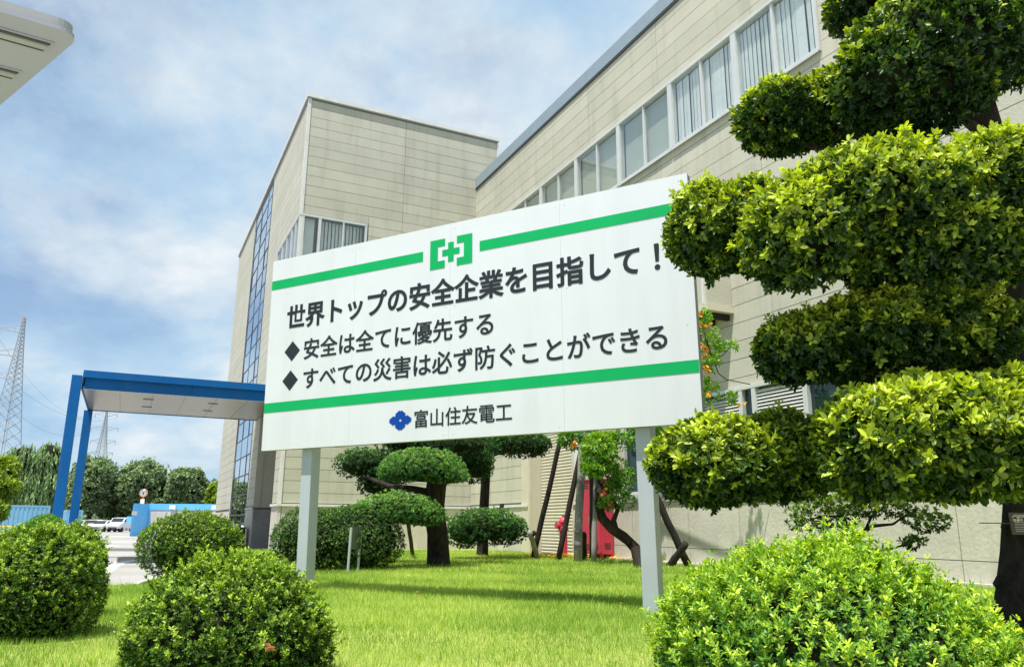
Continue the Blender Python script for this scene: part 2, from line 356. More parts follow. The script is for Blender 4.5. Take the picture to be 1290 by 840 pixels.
# markings and a dark band on the road
pt = MB()
def strip(pts, wid, z=.004):
    for p, q in zip(pts[:-1], pts[1:]):
        p, q = Vector((*p, z)), Vector((*q, z)); d = (q - p); n = Vector((-d.y, d.x, 0)).normalized() * wid / 2
        b = len(pt.v); pt.v += [p - n, q - n, q + n, p + n]; pt.f.append((b, b + 1, b + 2, b + 3))
arc = [on(x, y, 0) for x, y in ((128, 722), (140, 714), (150, 709), (162, 706.5), (176, 705), (196, 704.4), (230, 704.6))]
strip([p[:2] for p in arc], .35)
strip([on(120, 681.6, 0)[:2], on(260, 682.6, 0)[:2]], 1.1)
strip([on(120, 686.6, 0)[:2], on(145, 688, 0)[:2]], .7)
tag(pt.build('road_marking', M['paint']), kind='structure')
pt = MB(); strip([on(90, 691.5, 0)[:2], on(300, 693.2, 0)[:2]], 3.6, .0045)
tag(pt.build('road_dark_band', M['dark_band']), kind='structure')

# ------------------------------------------------------------------ buildings
PITCH = .3548
def panel_mesh(L, h, name='siding_panel', th=.022, m='siding'):
    me = MB().obox((0, 0, 0), Vector((L, 0, 0)), Vector((0, th, 0)), Vector((0, 0, h))); d = bpy.data.meshes.new(name); d.from_pydata(me.v, [], me.f); d.materials.append(M[m]); return d
_pm = {}
def put_panel(parent, origin, dx, L, h, name='siding_panel', th=.022, m='siding', jit=.0015):
    key = (round(L, 3), round(h, 3), name, m)
    if key not in _pm: _pm[key] = panel_mesh(L, h, name, th, m)
    o = bpy.data.objects.new(name, _pm[key]); col.objects.link(o)
    n = Z.cross(dx)                                       # local y
    o.matrix_basis = Matrix(((dx.x, n.x, 0, origin.x), (dx.y, n.y, 0, origin.y), (dx.z, n.z, 1, origin.z), (0, 0, 0, 1))) @ Matrix.Translation((0, random.uniform(-jit, jit), 0))
    adopt(o, parent); return o
G_ = .012
def panel_wall(parent, O, dx, cols, z0, z1, phase, holes=(), th=.022):
    """rows of siding panels on a wall starting at O, running along dx; cols are the joint positions; local y points INTO the wall when dx x ... see n"""
    z = phase
    rows = []
    while z > z0: z -= PITCH
    while z < z1 - .02:
        a, b = max(z, z0), min(z + PITCH, z1)
        if b - a > .04: rows.append((a, b))
        z += PITCH
    for a, b in rows:
        for c0, c1 in zip(cols[:-1], cols[1:]):
            for s0, s1, q0, q1 in cut((c0, c1, a, b), holes):
                put_panel(parent, O + dx * (s0 + G_ / 2) + Z * (q0 + G_ / 2 - O.z), dx, s1 - s0 - G_, q1 - q0 - G_, th=th)
def cut(r, holes):
    """rectangle minus rectangles"""
    out = [r]
    for h0, h1, z0, z1 in holes:
        nx = []
        for s0, s1, a, b in out:
            if s1 <= h0 or s0 >= h1 or b <= z0 or a >= z1: nx.append((s0, s1, a, b)); continue
            if s0 < h0 - .04: nx.append((s0, h0, a, b))
            if s1 > h1 + .04: nx.append((h1, s1, a, b))
            m0, m1 = max(s0, h0), min(s1, h1)
            if a < z0 - .02: nx.append((m0, m1, a, z0))
            if b > z1 + .02: nx.append((m0, m1, z1, b))
        out = nx
    return out
def wall_grid(mb, f, s0, s1, z0, z1, holes, th):
    """solid backing wall with rectangular openings; f(s, depth, z) gives the point"""
    S = sorted({s0, s1, *[h for x in holes for h in x[:2] if s0 < h < s1]}); Zs = sorted({z0, z1, *[h for x in holes for h in x[2:4] if z0 < h < z1]})
    for a, b in zip(S[:-1], S[1:]):
        for c, d in zip(Zs[:-1], Zs[1:]):
            if any(h[0] <= (a + b) / 2 <= h[1] and h[2] <= (c + d) / 2 <= h[3] for h in holes): continue
            o = f(a, 0, c); mb.obox(o, f(b, 0, c) - o, f(a, th, c) - o, f(a, 0, d) - o)

WB = 10.29; CORNER = 24.29
wing = empty('factory_wing', ab(12, WB + 5, 0), 'long beige clad factory wing with a blue-grey roof edge and a ribbon of high windows', 'building')
win_h = [(8.63, 23.5, 9.42, 11.15)]
shut_h = (17.55, 19.95, LAWN, 4.9); side_w = (13.75, 15.2, 1.83, 4.15); louv_h = (5.0, 13.6, 2.05, 3.72)
holes = win_h + [shut_h, side_w, louv_h]
bk = MB(); wall_grid(bk, lambda s, d, z: ab(s, WB + .03 + d, z), -3., CORNER, 0, 13.45, holes, .2)
bk.build('wall_core', M['backing'], wing)
O = ab(CORNER, WB, 0); dx = -A                             # running towards the camera side; local y = Z x dx
# local coordinate s = CORNER - a
to_s = lambda h: (CORNER - h[1], CORNER - h[0], h[2], h[3])
cols_w = [0, 1.62, 4.72, 7.82, 10.92, 14.02, 17.12, 20.22, 23.4]
panel_wall(wing, ab(CORNER, WB + .005, 0), dx, cols_w, 1.76, 13.06, 8.53, [to_s(h) for h in holes])
# the rest of the shell
sh = MB(); sh.abox(-3, 24.2, WB + 14, WB + 14.2, 0, 13.3); sh.abox(-3.2, -3.0, WB + .03, WB + 14.2, 0, 13.3); sh.abox(24.3, 24.5, WB + .3, WB + 14.2, 0, 13.3)
sh.build('shell_wall', M['siding'], wing)
MB().abox(-3, 24.28, WB + .24, WB + 13.99, 13.1, 13.25).build('roof', M['dark_concrete'], wing)
it = MB(); it.abox(-2.9, 24.28, WB + .3, WB + 13.9, 8.3, 8.5).abox(-2.9, 24.2, WB + 6, WB + 6.1, 8.5, 12.0).abox(-2.9, 24.28, WB + .3, WB + 13.9, 12.0, 12.1); it.abox(-2.9, 24.2, WB + 6, WB + 6.1, .0, 8.2)
it.build('floor_slab', M['interior'], wing)
# coping in lengths
a = -3.
while a < CORNER - .01:
    b = min(a + 3.9, CORNER + .0); MB().abox(a + .006, b - .006, WB - .035, WB + .42, 13.10, 13.49).build('coping', M['coping'], wing); a += 3.9
MB().abox(-3, CORNER - .02, WB - .03, WB + .0, 13.02, 13.085).build('coping_strip', M['dark'], wing)
# concrete plinth in panels and its ledge
MB().abox(-3, 17.5, WB - .07, WB + .02, 1.665, 1.74).build('ledge', M['trim'], wing)
MB().abox(20.02, CORNER - .02, WB - .07, WB + .02, 1.665, 1.74).build('ledge', M['trim'], wing)
joints = [-3, -1.0, .9, 2.6, 4.2, 5.7, 7.16, 8.7, 9.95, 11.45, 12.93, 13.5, 14.9, 16.3, 17.5]
for j0, j1 in list(zip(joints[:-1], joints[1:])) + [(20.02, 22.1), (22.1, CORNER - .02)]:
    for z0, z1 in ((LAWN - .3, .725), (.735, 1.655)):
        MB().abox(j0 + .008, j1 - .008, WB - .03, WB + .028, z0, z1).build('concrete_panel', M['concrete'], wing)
MB().abox(-3, 17.5, WB - .16, WB - .03, LAWN - .1, LAWN + .05).build('footing', M['kerb'], wing)
# ribbon windows
bays = [8.63, 10.76, 12.90, 15.03, 17.14, 19.22, 21.36, 23.5]
for i, (a0, a1) in enumerate(zip(bays[:-1], bays[1:])):
    z0, z1 = 9.42, 11.15; f = MB()
    f.abox(a0, a1, WB - .05, WB + .1, z0, z0 + .07).abox(a0, a1, WB - .05, WB + .1, z1 - .07, z1)
    f.abox(a0, a0 + .075, WB - .045, WB + .095, z0 + .072, z1 - .072).abox(a1 - .075, a1, WB - .045, WB + .095, z0 + .072, z1 - .072)
    w = f.build('window', M['alu'], wing); am = (a0 + a1) / 2
    MB().abox(am - .028, am + .028, WB - .02, WB + .05, z0 + .072, z1 - .072).build('mullion', M['alu'], w)
    for p0, p1, off in ((a0 + .077, am - .03, .03), (am + .03, a1 - .077, .0)):
        MB().abox(p0, p1, WB + off, WB + off + .008, z0 + .072, z1 - .072).build('pane', M['glass'], w)
    MB().abox(a0 + .02, a1 - .02, WB - .07, WB - .052, z0 - .03, z0 + .02).build('sill', M['alu'], w)
    if i >= 2: MB().abox(a0 + .08, a1 - .08, WB + .13, WB + .14, z0 + .09, z1 - .08).build('blind_or_tone_sheet', M['bay_tone'], w)  # added sheet; gives plain bays the pale tone of their reflections
    if i < 2:
        bl = MB(); x = a0 + .09; t = 0
        while x < a1 - .1:
            wd = .115; gap = .006 + (.03 if random.random() < .12 else 0); ang = random.uniform(.0, .34)
            if i == 2 and x > a1 - .5: x += wd; continue
            bl.obox(ab(x, WB + .085, z0 + .1), (A * math.cos(ang) + B * math.sin(ang)) * wd, B * .004, Z * (z1 - z0 - .2)); x += wd * math.cos(ang) * .97 + gap
        bl.build('vertical_blind', M['blind'], w)
# roller shutter
s0, s1, z0, z1 = shut_h
sh = MB(); sh.abox(s0 + .02, s1 - .02, WB + .36, WB + .40, LAWN, z1 - .02)
z = LAWN
while z < z1 - .1:
    b = len(sh.v)
    for s_ in (s0 + .03, s1 - .03):
        for dd, zz in ((.355, z + .005), (.335, z + .03), (.335, z + .058), (.355, z + .08)): sh.v.append(ab(s_, WB + dd, zz))
    for k in range(3): sh.f.append((b + k, b + k + 1, b + 5 + k, b + 4 + k))
    z += .085
rs_ = sh.build('roller_shutter', M['shutter'], wing); tag(rs_, kind='stuff')
jb = MB().abox(s1 - .014, s1 + .06, WB - .03, WB + .4, 0, z1 - .014).abox(s0 - .06, s0 + .014, WB - .03, WB + .4, 0, z1 - .014).abox(s0 - .06, s1 + .06, WB - .03, WB + .4, z1 - .012, z1 + .07)
jb.build('shutter_frame', M['shutter'], wing)
MB().abox(s1 + .062, s1 + .5, WB - .035, WB + .0, 0, z1 + .3).build('pilaster', M['shutter'], wing)
# side window
s0, s1, z0, z1 = side_w
w = MB().abox(s0, s1, WB - .04, WB + .12, z0, z0 + .07).abox(s0, s1, WB - .04, WB + .12, z1 - .07, z1).abox(s0, s0 + .06, WB - .035, WB + .115, z0 + .072, z1 - .072).abox(s1 - .06, s1, WB - .035, WB + .115, z0 + .072, z1 - .072).abox((s0 + s1) / 2 - .03, (s0 + s1) / 2 + .03, WB + .0, WB + .06, z0 + .072, z1 - .072).build('window', M['alu'], wing)
for p0, p1, dd in ((s0 + .062, (s0 + s1) / 2 - .032, .02), ((s0 + s1) / 2 + .032, s1 - .062, .04)):
    MB().abox(p0, p1, WB + dd, WB + dd + .008, z0 + .072, z1 - .072).build('pane', M['dark_glass'], w)
MB().abox(s0 - .03, s1 + .03, WB - .11, WB - .042, z0 - .08, z0 + .01).build('sill', M['alu'], w)
# louvre and glass band
s0, s1, z0, z1 = louv_h
fr = MB().abox(s0, s1, WB - .06, WB + .12, z1 - .06, z1).abox(s0, s1, WB - .06, WB + .12, z0, z0 + .06)
units = [(5.0, 6.35, 'g'), (6.35, 7.5, 'l'), (7.5, 9.62, 'g'), (9.62, 10.85, 'l'), (10.85, 11.2, 'g'), (11.2, 12.4, 'l'), (12.4, 13.6, 'l')]
for u0, u1, _ in units: fr.abox(u0, u0 + .05, WB - .055, WB + .115, z0 + .062, z1 - .062).abox(u1 - .05, u1 - .002, WB - .055, WB + .115, z0 + .062, z1 - .062)
fr = fr.build('window_band', M['alu'], wing)
for u0, u1, kd in units:
    if kd == 'l':
        lv = MB(); z = z0 + .08
        while z < z1 - .12: lv.obox(ab(u0 + .055, WB - .02, z), A * (u1 - u0 - .11), B * .05 + Z * .055, Z * .008 - B * .004); z += .062
        tag(lv.build('louvre_slats', M['louvre'], fr), kind='stuff')
        MB().abox(u0 + .055, u1 - .055, WB + .06, WB + .07, z0 + .065, z1 - .065).build('insect_screen', M['dark'], fr)
    else: MB().abox(u0 + .052, u1 - .052, WB + .03, WB + .038, z0 + .064, z1 - .064).build('pane', M['dark_glass'], fr)
# box of a vent hood hung on the wall above the louvres
vh = MB().abox(11.32, 12.9, WB - .62, WB - .0, 5.32, 6.5).build('vent_housing', M['siding'], wing)
MB().abox(11.28, 12.94, WB - .66, WB - .0, 5.20, 5.318).build('housing_base', M['shutter'], vh)
for k in range(4): MB().abox(11.4 + k * .42, 11.48 + k * .42, WB - .60, WB - .01, 5.08, 5.198).build('bracket', M['stake'], vh)
MB().abox(11.36, 11.42, WB - .66, WB - .62, 5.33, 6.5).build('corner_trim', M['trim'], vh)

# entrance block
EB = 4.1; TOP = 15.13
blk = empty('entrance_block', ab(32, 8, 0), 'tall beige clad entrance block with a tall glass curtain wall and a corner window', 'building')
# front face (normal -A): s runs along B
cw = (EB + .0, 6.33, 9.2, 10.98)
bk = MB(); wall_grid(bk, lambda s, d, z: ab(CORNER + .03 + d, s, z), EB + .03, 11.12, 0, TOP, [(EB + .03, 6.33, 9.2, 10.98)], .2)
# left face (normal -B): s runs along A; recess and curtain wall openings
CW = (31.25, 36.15, .95, 14.93)
lh = [(CORNER, 28.45, 9.2, 10.98), (25.43, 29.39, 0, 5.25), CW]
wall_grid(bk, lambda s, d, z: ab(s, EB + .03 + d, z), CORNER + .24, 42.3, 0, TOP, lh, .2)
bk.build('wall_core', M['backing'], blk)
# panels: front
O = ab(CORNER + .005, 11.12, 0)
def front_panels():
    z = 2.77 - PITCH * 4; rows = []
    while z < TOP - .06:
        a_, b_ = max(z, 1.76), min(z + PITCH, TOP - .03)
        if b_ - a_ > .04: rows.append((a_, b_))
        z += PITCH
    for a_, b_ in rows:
        for c0, c1 in ((EB + .09, 7.55), (7.55, 11.1)):
            for s0, s1, q0, q1 in cut((c0, c1, a_, b_), [(EB, 6.37, 9.17, 11.0)]):
                put_panel(blk, ab(CORNER + .025, s1 - G_ / 2, q0 + G_ / 2), -B, s1 - s0 - G_, q1 - q0 - G_)
front_panels()
# in put_panel local y = Z x dx, so dx = -A puts the panel's body on +... side; left face panels run along -A from the far end
def left_panels(c0, c1, z0, z1, holes=()):
    """siding on the left face between a=c0..c1"""
    z = 2.77 - PITCH * 8
    while z < z1 - .03:
        a_, b_ = max(z, z0), min(z + PITCH, z1)
        if b_ - a_ > .04:
            for lo, hi, q0, q1 in cut((c0, c1, a_, b_), holes):
                put_panel(blk, ab(hi - G_ / 2, EB + .005, q0 + G_ / 2), -A, hi - lo - G_, q1 - q0 - G_)
        z += PITCH
left_panels(CORNER + .09, 27.6, 5.25, TOP - .03, [(CORNER, 28.48, 9.17, 11.0)])
left_panels(27.6, 31.2, 5.25, TOP - .03, [(27.5, 28.48, 9.17, 11.0)])
left_panels(CORNER + .09, 25.43, 1.76, 5.25)
left_panels(29.39, 31.2, 1.76, 5.25)
left_panels(36.2, 42.3, 1.76, TOP - .03)
# lower concrete on both faces
pl = [(25.43 - 1.1, 25.43), (29.39, 31.2), (36.2, 39.2), (39.2, 42.3)]
for p0, p1 in pl: MB().abox(max(p0, CORNER + .1) + .006, p1 - .006, EB - .01, EB + .028, 0, 1.66).build('concrete_panel', M['concrete'], blk)
for p0, p1 in ((EB + .1, 6.6), (6.6, 8.9), (8.9, 10.2)): MB().abox(CORNER - .01, CORNER + .028, p0 + .006, p1 - .006, 0, 1.66).build('concrete_panel', M['concrete'], blk)
MB().abox(CORNER - .06, CORNER - .0, EB - .06, WB - .08, 1.665, 1.74).build('ledge', M['trim'], blk)
MB().abox(CORNER + .002, 25.43, EB - .06, EB - .0, 1.665, 1.74).build('ledge', M['trim'], blk)
MB().abox(29.39, 31.2, EB - .04, EB - .0, 1.665, 1.72).build('ledge', M['trim'], blk)
MB().abox(CORNER - .02, CORNER + .085, EB - .02, EB + .085, 1.745, TOP - .005).build('corner_trim', M['trim'], blk)
MB().abox(CORNER - .015, CORNER + .02, 11.102, 11.16, 12.0, TOP - .005).build('corner_trim', M['trim'], blk)
MB().abox(CORNER - .02, CORNER + .085, EB - .02, EB + .085, 0, 1.66).build('corner_post', M['concrete'], blk)
# coping
MB().abox(CORNER - .07, CORNER + .3, EB - .07, 11.18, TOP + .04, TOP + .16).build('coping', M['trim'], blk)
MB().abox(CORNER + .302, 42.36, EB - .07, EB + .3, TOP + .04, TOP + .16).build('coping', M['trim'], blk)
MB().abox(CORNER - .05, 42.34, EB - .05, 11.16, TOP + .0, TOP + .038).build('coping_strip', M['frame'], blk)
sh = MB().abox(42.1, 42.28, EB + .25, 11.12, 0, TOP - .01).abox(CORNER + .25, 42.09, 10.98, 11.12, 0, TOP - .01)
sh.build('shell_wall', M['siding'], blk)
MB().abox(CORNER + .24, 42.1, EB + .24, 10.97, TOP - .4, TOP - .2).build('roof', M['dark_concrete'], blk)
MB().abox(CORNER + .24, 42.1, EB + .24, 10.97, 8.2, 8.4).abox(CORNER + .24, 42.1, EB + .24, 10.97, 11.9, 12.0).abox(30, 42, 7.5, 7.6, .0, 8.2).abox(28.6, 28.7, EB + .24, 9.9, 8.4, 11.9).abox(CORNER + .3, 28.6, 10, 10.1, 8.4, 11.9).build('floor_slab', M['interior'], blk)
# entrance recess
rc = MB().abox(29.4, 29.5, EB + .24, 8, 1.70, 5.25).build('recess_wall', M['siding'], blk)
MB().abox(29.36, 29.48, EB + .03, 8, 0, 1.66).build('recess_plinth', M['dark_concrete'], blk)
MB().abox(29.33, 29.5, EB + .03, 8, 1.662, 1.698).build('ledge', M['dark_alu'], blk)
MB().abox(25.2, 29.36, 7.9, 8.1, 0, 5.25).abox(25.2, 25.43, EB + .24, 7.9, 0, 5.25).abox(25.2, 29.5, EB + .24, 8, 5.25, 5.35).build('recess_lining', M['siding'], blk)
MB().abox(29.385, 29.42, EB + .005, EB + .24, 1.70, 5.25).build('recess_edge', M['siding'], blk)
# corner window
def corner_window():
    z0, z1 = 9.2, 10.98; f = MB()
    f.abox(CORNER - .03, CORNER + .06, EB - .03, 6.33, z1 - .07, z1).abox(CORNER - .03, CORNER + .06, EB - .03, 6.33, z0, z0 + .07)
    f.abox(CORNER + .062, 28.45, EB - .03, EB + .06, z1 - .07, z1).abox(CORNER + .062, 28.45, EB - .03, EB + .06, z0, z0 + .07)
    for s_, wd in ((EB + .088, .05), (4.70, .09), (5.5, .05), (6.25, .08)): f.abox(CORNER - .025, CORNER + .055, s_, s_ + wd, z0 + .072, z1 - .072)
    for s_, wd in ((24.9, .05), (25.6, .07), (26.5, .05), (27.4, .07), (28.38, .07)): f.abox(s_, s_ + wd, EB - .025, EB + .055, z0 + .072, z1 - .072)
    w = f.build('window', M['alu'], blk)
    for s0_, s1_ in ((EB + .14, 4.695), (4.795, 5.495), (5.555, 6.245)):
        MB().abox(CORNER + .01, CORNER + .018, s0_, s1_, z0 + .072, z1 - .072).build('pane', M['glass'], w)
    for s0_, s1_ in ((24.39, 24.895), (24.955, 25.595), (25.675, 26.495), (26.555, 27.395), (27.475, 28.375)):
        MB().abox(s0_, s1_, EB + .01, EB + .018, z0 + .072, z1 - .072).build('pane', M['glass'], w)
    bl = MB(); x = 4.85
    while x < 6.2: an = random.uniform(.2, .5); bl.obox(ab(CORNER + .2, x, z0 + .1), (B * math.cos(an) + A * math.sin(an)) * .1, A * .004, Z * 1.6); x += .118
    x = 24.5
    while x < 28.3:
        an = random.uniform(.1, .9)
        if random.random() < .75: bl.obox(ab(x, EB + .2, z0 + .1), (A * math.cos(an) + B * math.sin(an)) * .11, B * .004, Z * 1.6)
        x += .13
    bl.build('vertical_blind', M['blind'], w)
    MB().abox(CORNER + .25, CORNER + .27, EB + .15, 4.62, z0 + .05, z1 - .05).build('blind_or_tone_sheet', M['blind'], w)
corner_window()
# curtain wall: 3 columns of panes
f = MB(); a0, a1, z0, z1 = CW; cs = [a0 + .04, 32.36, 34.1, 35.74, a1 - .04]
cs = [a0 + .03, 32.36, 34.12, 35.8]
for s_ in cs + [a1 - .02]: f.abox(s_ - .03, s_ + .03, EB - .006, EB + .1, z0, z1)
zs = []; z = 9.86
while z > z0 + .05: z -= .762
z += .762 if z < z0 + .05 else 0
while z < z1: zs.append(z); z += .762
zl = [z0 + .03] + [q for q in zs if q > z0 + .2] + [z1 - .03]
for q in zl: f.abox(a0 + .0, a1, EB - .004, EB + .095, q - .024, q + .024)
cwo = f.build('curtain_wall', M['dark_alu'], blk)
for c0, c1 in zip((cs + [a1 - .02])[:-1], (cs + [a1 - .02])[1:]):
    if c1 - c0 < .5: 
        pass
    for q0, q1 in zip(zl[:-1], zl[1:]):
        if c1 - c0 - .072 > .05: 
            p = MB(); o = ab(c0 + .036, EB + .008, q0 + .03); tw = random.uniform(-.006, .006); tz = random.uniform(-.005, .005)
            p.obox(o, A * (c1 - c0 - .072) + B * tw, B * .01, Z * (q1 - q0 - .06) + B * tz); p.build('pane', M['curtain_glass'], cwo)
MB().abox(36.16, 36.2, EB - .02, EB + .1, 1.0, 14.95).build('curtain_edge', M['trim'], blk)

# dark cabinet standing by the entrance pier
bx = MB().abox(29.7, 30.5, 3.2, 3.95, 0, .98); o = bx.build('storage_box', M['dark'], None, bevel=.02, origin=ab(30.1, 3.6, 0))
tag(o, 'black boxy bin standing against the foot of the entrance pier', 'bin')
lid = MB().abox(29.66, 30.54, 3.16, 3.99, .985, 1.03).build('lid', M['dark_alu'], o)

# ------------------------------------------------------------------ blue canopy
cp = empty('entrance_canopy', ab(27.7, 1.3, 0), 'flat entrance canopy with blue steel beams and two blue columns', 'canopy')
A0, A1, B0, B1 = 25.25, 30.3, -1.50, EB - .02
MB().abox(A0 + .02, A1 - .02, B0 + .05, B1, 4.90, 4.96).build('soffit', M['soffit'], cp)
for k in range(5):
    b = B0 + .1 + (B1 - B0 - .15) * (k + 1) / 6; MB().abox(A0 + .1, A1 - .1, b - .004, b + .004, 4.893, 4.8995).build('soffit_joint', M['dark_alu'], cp)
for a_, b_ in ((26.6, .3), (28.4, .3), (26.6, 2.2), (28.4, 2.2)): MB().abox(a_ - .03, a_ + .03, b_ - .15, b_ + .15, 4.88, 4.892).build('downlight', M['dark_alu'], cp)
fa = MB().abox(A0 - .12, A0 - .0, B0 + .02, B1, 5.205, 5.41).abox(A1 + .0, A1 + .12, B0 + .02, B1, 5.205, 5.41); fa.build('fascia', M['blue'], cp)
MB().abox(A0 + .0, A0 + .1, B0 + .08, 1.45, 4.885, 5.203).build('beam', M['blue'], cp); MB().abox(A0 + .0, A0 + .1, 1.458, B1, 4.885, 5.203).build('beam', M['blue'], cp)
MB().abox(A0 - .02, A0 - .002, B0 + .08, B1, 4.868, 4.886).build('beam_lip', M['post'], cp)
MB().abox(A1 - .1, A1, B0 + .02, B1, 4.885, 5.203).build('beam', M['blue'], cp)
MB().abox(A0 + .11, A1 - .11, B0 - .0, B0 + .045, 4.88, 5.38).build('beam', M['blue'], cp)
MB().abox(A0 + .1, A1 - .1, B0 + .05, B1, 5.25, 5.36).build('roof_deck', M['coping'], cp)
for a_, bo in ((A0 - .13, 0), (A1 - .20, .16)):
    MB().abox(a_, a_ + .26, B0 - .26 + bo, B0 - .005 + bo, 0, 5.25 if not bo else 4.878).build('column', M['blue'], cp, bevel=.008)

# ------------------------------------------------------------------ signboard
H_ = Vector((.8800, -.4747, .0085)).normalized(); U_ = Vector((-.0150, -.0100, 1)); U_ = (U_ - H_ * U_.dot(H_)).normalized(); N_ = H_.cross(U_)   # N_ faces away or to the viewer
if N_.y > 0: N_ = -N_
S0 = Vector((-2.970, 9.303, 1.990)); SW, SH = 5.2846, 2.361
def sg(u, v, d=0.): return S0 + H_ * u + U_ * v + N_ * d
sign = empty('signboard', sg(SW / 2, -1.6), 'large white signboard with green stripes and dark Japanese lettering on two grey posts', 'signboard')
edges = [0, 1.318, 2.638, 3.955, SW]
for e0, e1 in zip(edges[:-1], edges[1:]):
    MB().obox(sg(e0 + .0007, 0, -.006), H_ * (e1 - e0 - .0014), U_ * SH, N_ * .006).build('panel', M['board'], sign)
fr = MB().obox(sg(0.002, .002, -.10), H_ * .03, U_ * (SH - .004), N_ * .093).obox(sg(SW - .032, .002, -.10), H_ * .03, U_ * (SH - .004), N_ * .093)
fr.obox(sg(.034, .002, -.10), H_ * (SW - .068), U_ * .03, N_ * .093).obox(sg(.034, SH - .032, -.10), H_ * (SW - .068), U_ * .03, N_ * .093)
for e in edges[1:-1]: fr.obox(sg(e - .02, .034, -.08), H_ * .04, U_ * (SH - .068), N_ * .073)
for v in (.8, 1.58): fr.obox(sg(.034, v, -.1), H_ * (SW - .068), U_ * .04, N_ * .018)
fr.build('frame', M['frame'], sign)
for u in (.545, 4.618):
    MB().obox(sg(u, -1.75, -.255), H_ * .15, U_ * (SH + 1.6), N_ * .15).build('post', M['post'], sign, bevel=.006)
def flat(name, pts, m, d=.002, th=.0015):                # coloured film on the board
    return MB().poly([sg(u, v, d) for u, v in pts], N_ * th).build(name, M[m], sign)
def rect(u0, u1, v0, v1): return [(u0, v0), (u1, v0), (u1, v1), (u0, v1)]
flat('green_stripe', rect(.004, 2.278, 1.982, 2.096), 'green'); flat('green_stripe', rect(3.01, SW - .003, 1.976, 2.089), 'green'); flat('green_stripe', rect(.004, SW - .003, .449, .564), 'green')
flat('emblem_bracket', [(2.374, 1.862), (2.568, 1.862), (2.568, 1.950), (2.475, 1.950), (2.475, 2.115), (2.568, 2.115), (2.568, 2.200), (2.374, 2.200)], 'green')
flat('emblem_bracket', [(2.918, 2.200), (2.722, 2.200), (2.722, 2.115), (2.812, 2.115), (2.812, 1.950), (2.722, 1.950), (2.722, 1.862), (2.918, 1.862)], 'green')
cx, cy, r1, r2 = 2.645, 2.033, .112, .036
flat('emblem_cross', [(cx - r2, cy - r1), (cx + r2, cy - r1), (cx + r2, cy - r2), (cx + r1, cy - r2), (cx + r1, cy + r2), (cx + r2, cy + r2), (cx + r2, cy + r1), (cx - r2, cy + r1), (cx - r2, cy + r2), (cx - r1, cy + r2), (cx - r1, cy - r2), (cx - r2, cy - r2)], 'green')
for cx, cy in ((.403, 1.167), (.396, .812)): flat('diamond_bullet', [(cx, cy - .122), (cx + .122, cy), (cx, cy + .122), (cx - .122, cy)], 'ink')
# blue crest: a slanted lattice of four crossing bars
bp = [-.5, -.41, -.065, .065, .41, .5]; lg = MB()
def crest(x, y):
    X, Y = (x - y) * .7071, (x + y) * .7071; return sg(2.021 + X / 1.174 * .275, .232 + Y / 1.174 * .197, .002)
for i in range(5):
    for j in range(5):
        if (i in (1, 3) or j in (1, 3)):
            q = [crest(bp[i], bp[j]), crest(bp[i + 1], bp[j]), crest(bp[i + 1], bp[j + 1]), crest(bp[i], bp[j + 1])]
            b = len(lg.v); lg.v += [p + N_ * .0015 for p in q]; lg.f.append((b, b + 1, b + 2, b + 3))
lg.build('blue_crest', M['logo'], sign)
def glyph(ch, off):
    c = bpy.data.curves.new('lettering', 'FONT'); c.body = ch; c.size = 1; c.offset = off; c.resolution_u = 4
    o = bpy.data.objects.new('lettering', c); col.objects.link(o); bpy.context.view_layer.update()
    me = bpy.data.meshes.new_from_object(o.evaluated_get(bpy.context.evaluated_depsgraph_get())); bpy.data.objects.remove(o)
    P = [v.co.copy() for v in me.vertices]; F = [tuple(p.vertices) for p in me.polygons]; ar = sum(p.area for p in me.polygons); bpy.data.meshes.remove(me)
    return P, F, ar
def lettering(body, u0, u1, vc, m='ink', bold=(.016, .010), d=.0035, vs=1.0):
    """one line of full-width characters; each stroke is thickened, complex characters less so they stay open"""
    b = MB(); q = []
    for i, ch in enumerate(body):
        a0 = glyph(ch, 0)[2]; off = bold[0]
        while True:
            P, F, ar = glyph(ch, off)
            if off < .002 or ar > a0 * (1 + off * 8): break
            off *= .6
        sh_ = bold[1] + (bold[0] - off) * .9
        for t, (ox, oy) in enumerate(((-sh_, 0), (sh_, 0), (0, sh_ * .6), (0, -sh_ * .6))):
            n0 = len(q); q += [(i + p.x + ox, p.y + oy - .38, d + .0002 * t) for p in P]; b.f += [tuple(n0 + k for k in f) for f in F]
    x0 = min(p[0] for p in q); em = (u1 - u0) / (max(p[0] for p in q) - x0); b.v = [sg(u0 + (x - x0) * em, vc + y * em * vs, z) for x, y, z in q]
    return b.build('lettering', M[m], sign)
lettering('世界トップの安全企業を目指して', .288, 4.782, 1.588, bold=(.018, .014), vs=1.04)
lettering('！', 4.922, 4.978, 1.588, bold=(.012, .008))
lettering('安全は全てに優先する', .588, 3.176, 1.168, bold=(.012, .007), vs=1.0)
lettering('すべての災害は必ず防ぐことができる', .602, 5.006, .812, bold=(.012, .007), vs=1.0)
lettering('富山住友電工', 2.205, 3.386, .232, bold=(.008, .005))
for u in (.10, 1.26, 1.37, 2.58, 2.70, 3.90, 4.01, 5.20):
    for v in (.05, .9, 1.42, SH - .06): 
        if random.random() < .8: MB().tube([sg(u, v, .0005), sg(u, v, .004)], .0045, 8).build('screw', M['alu'], sign)

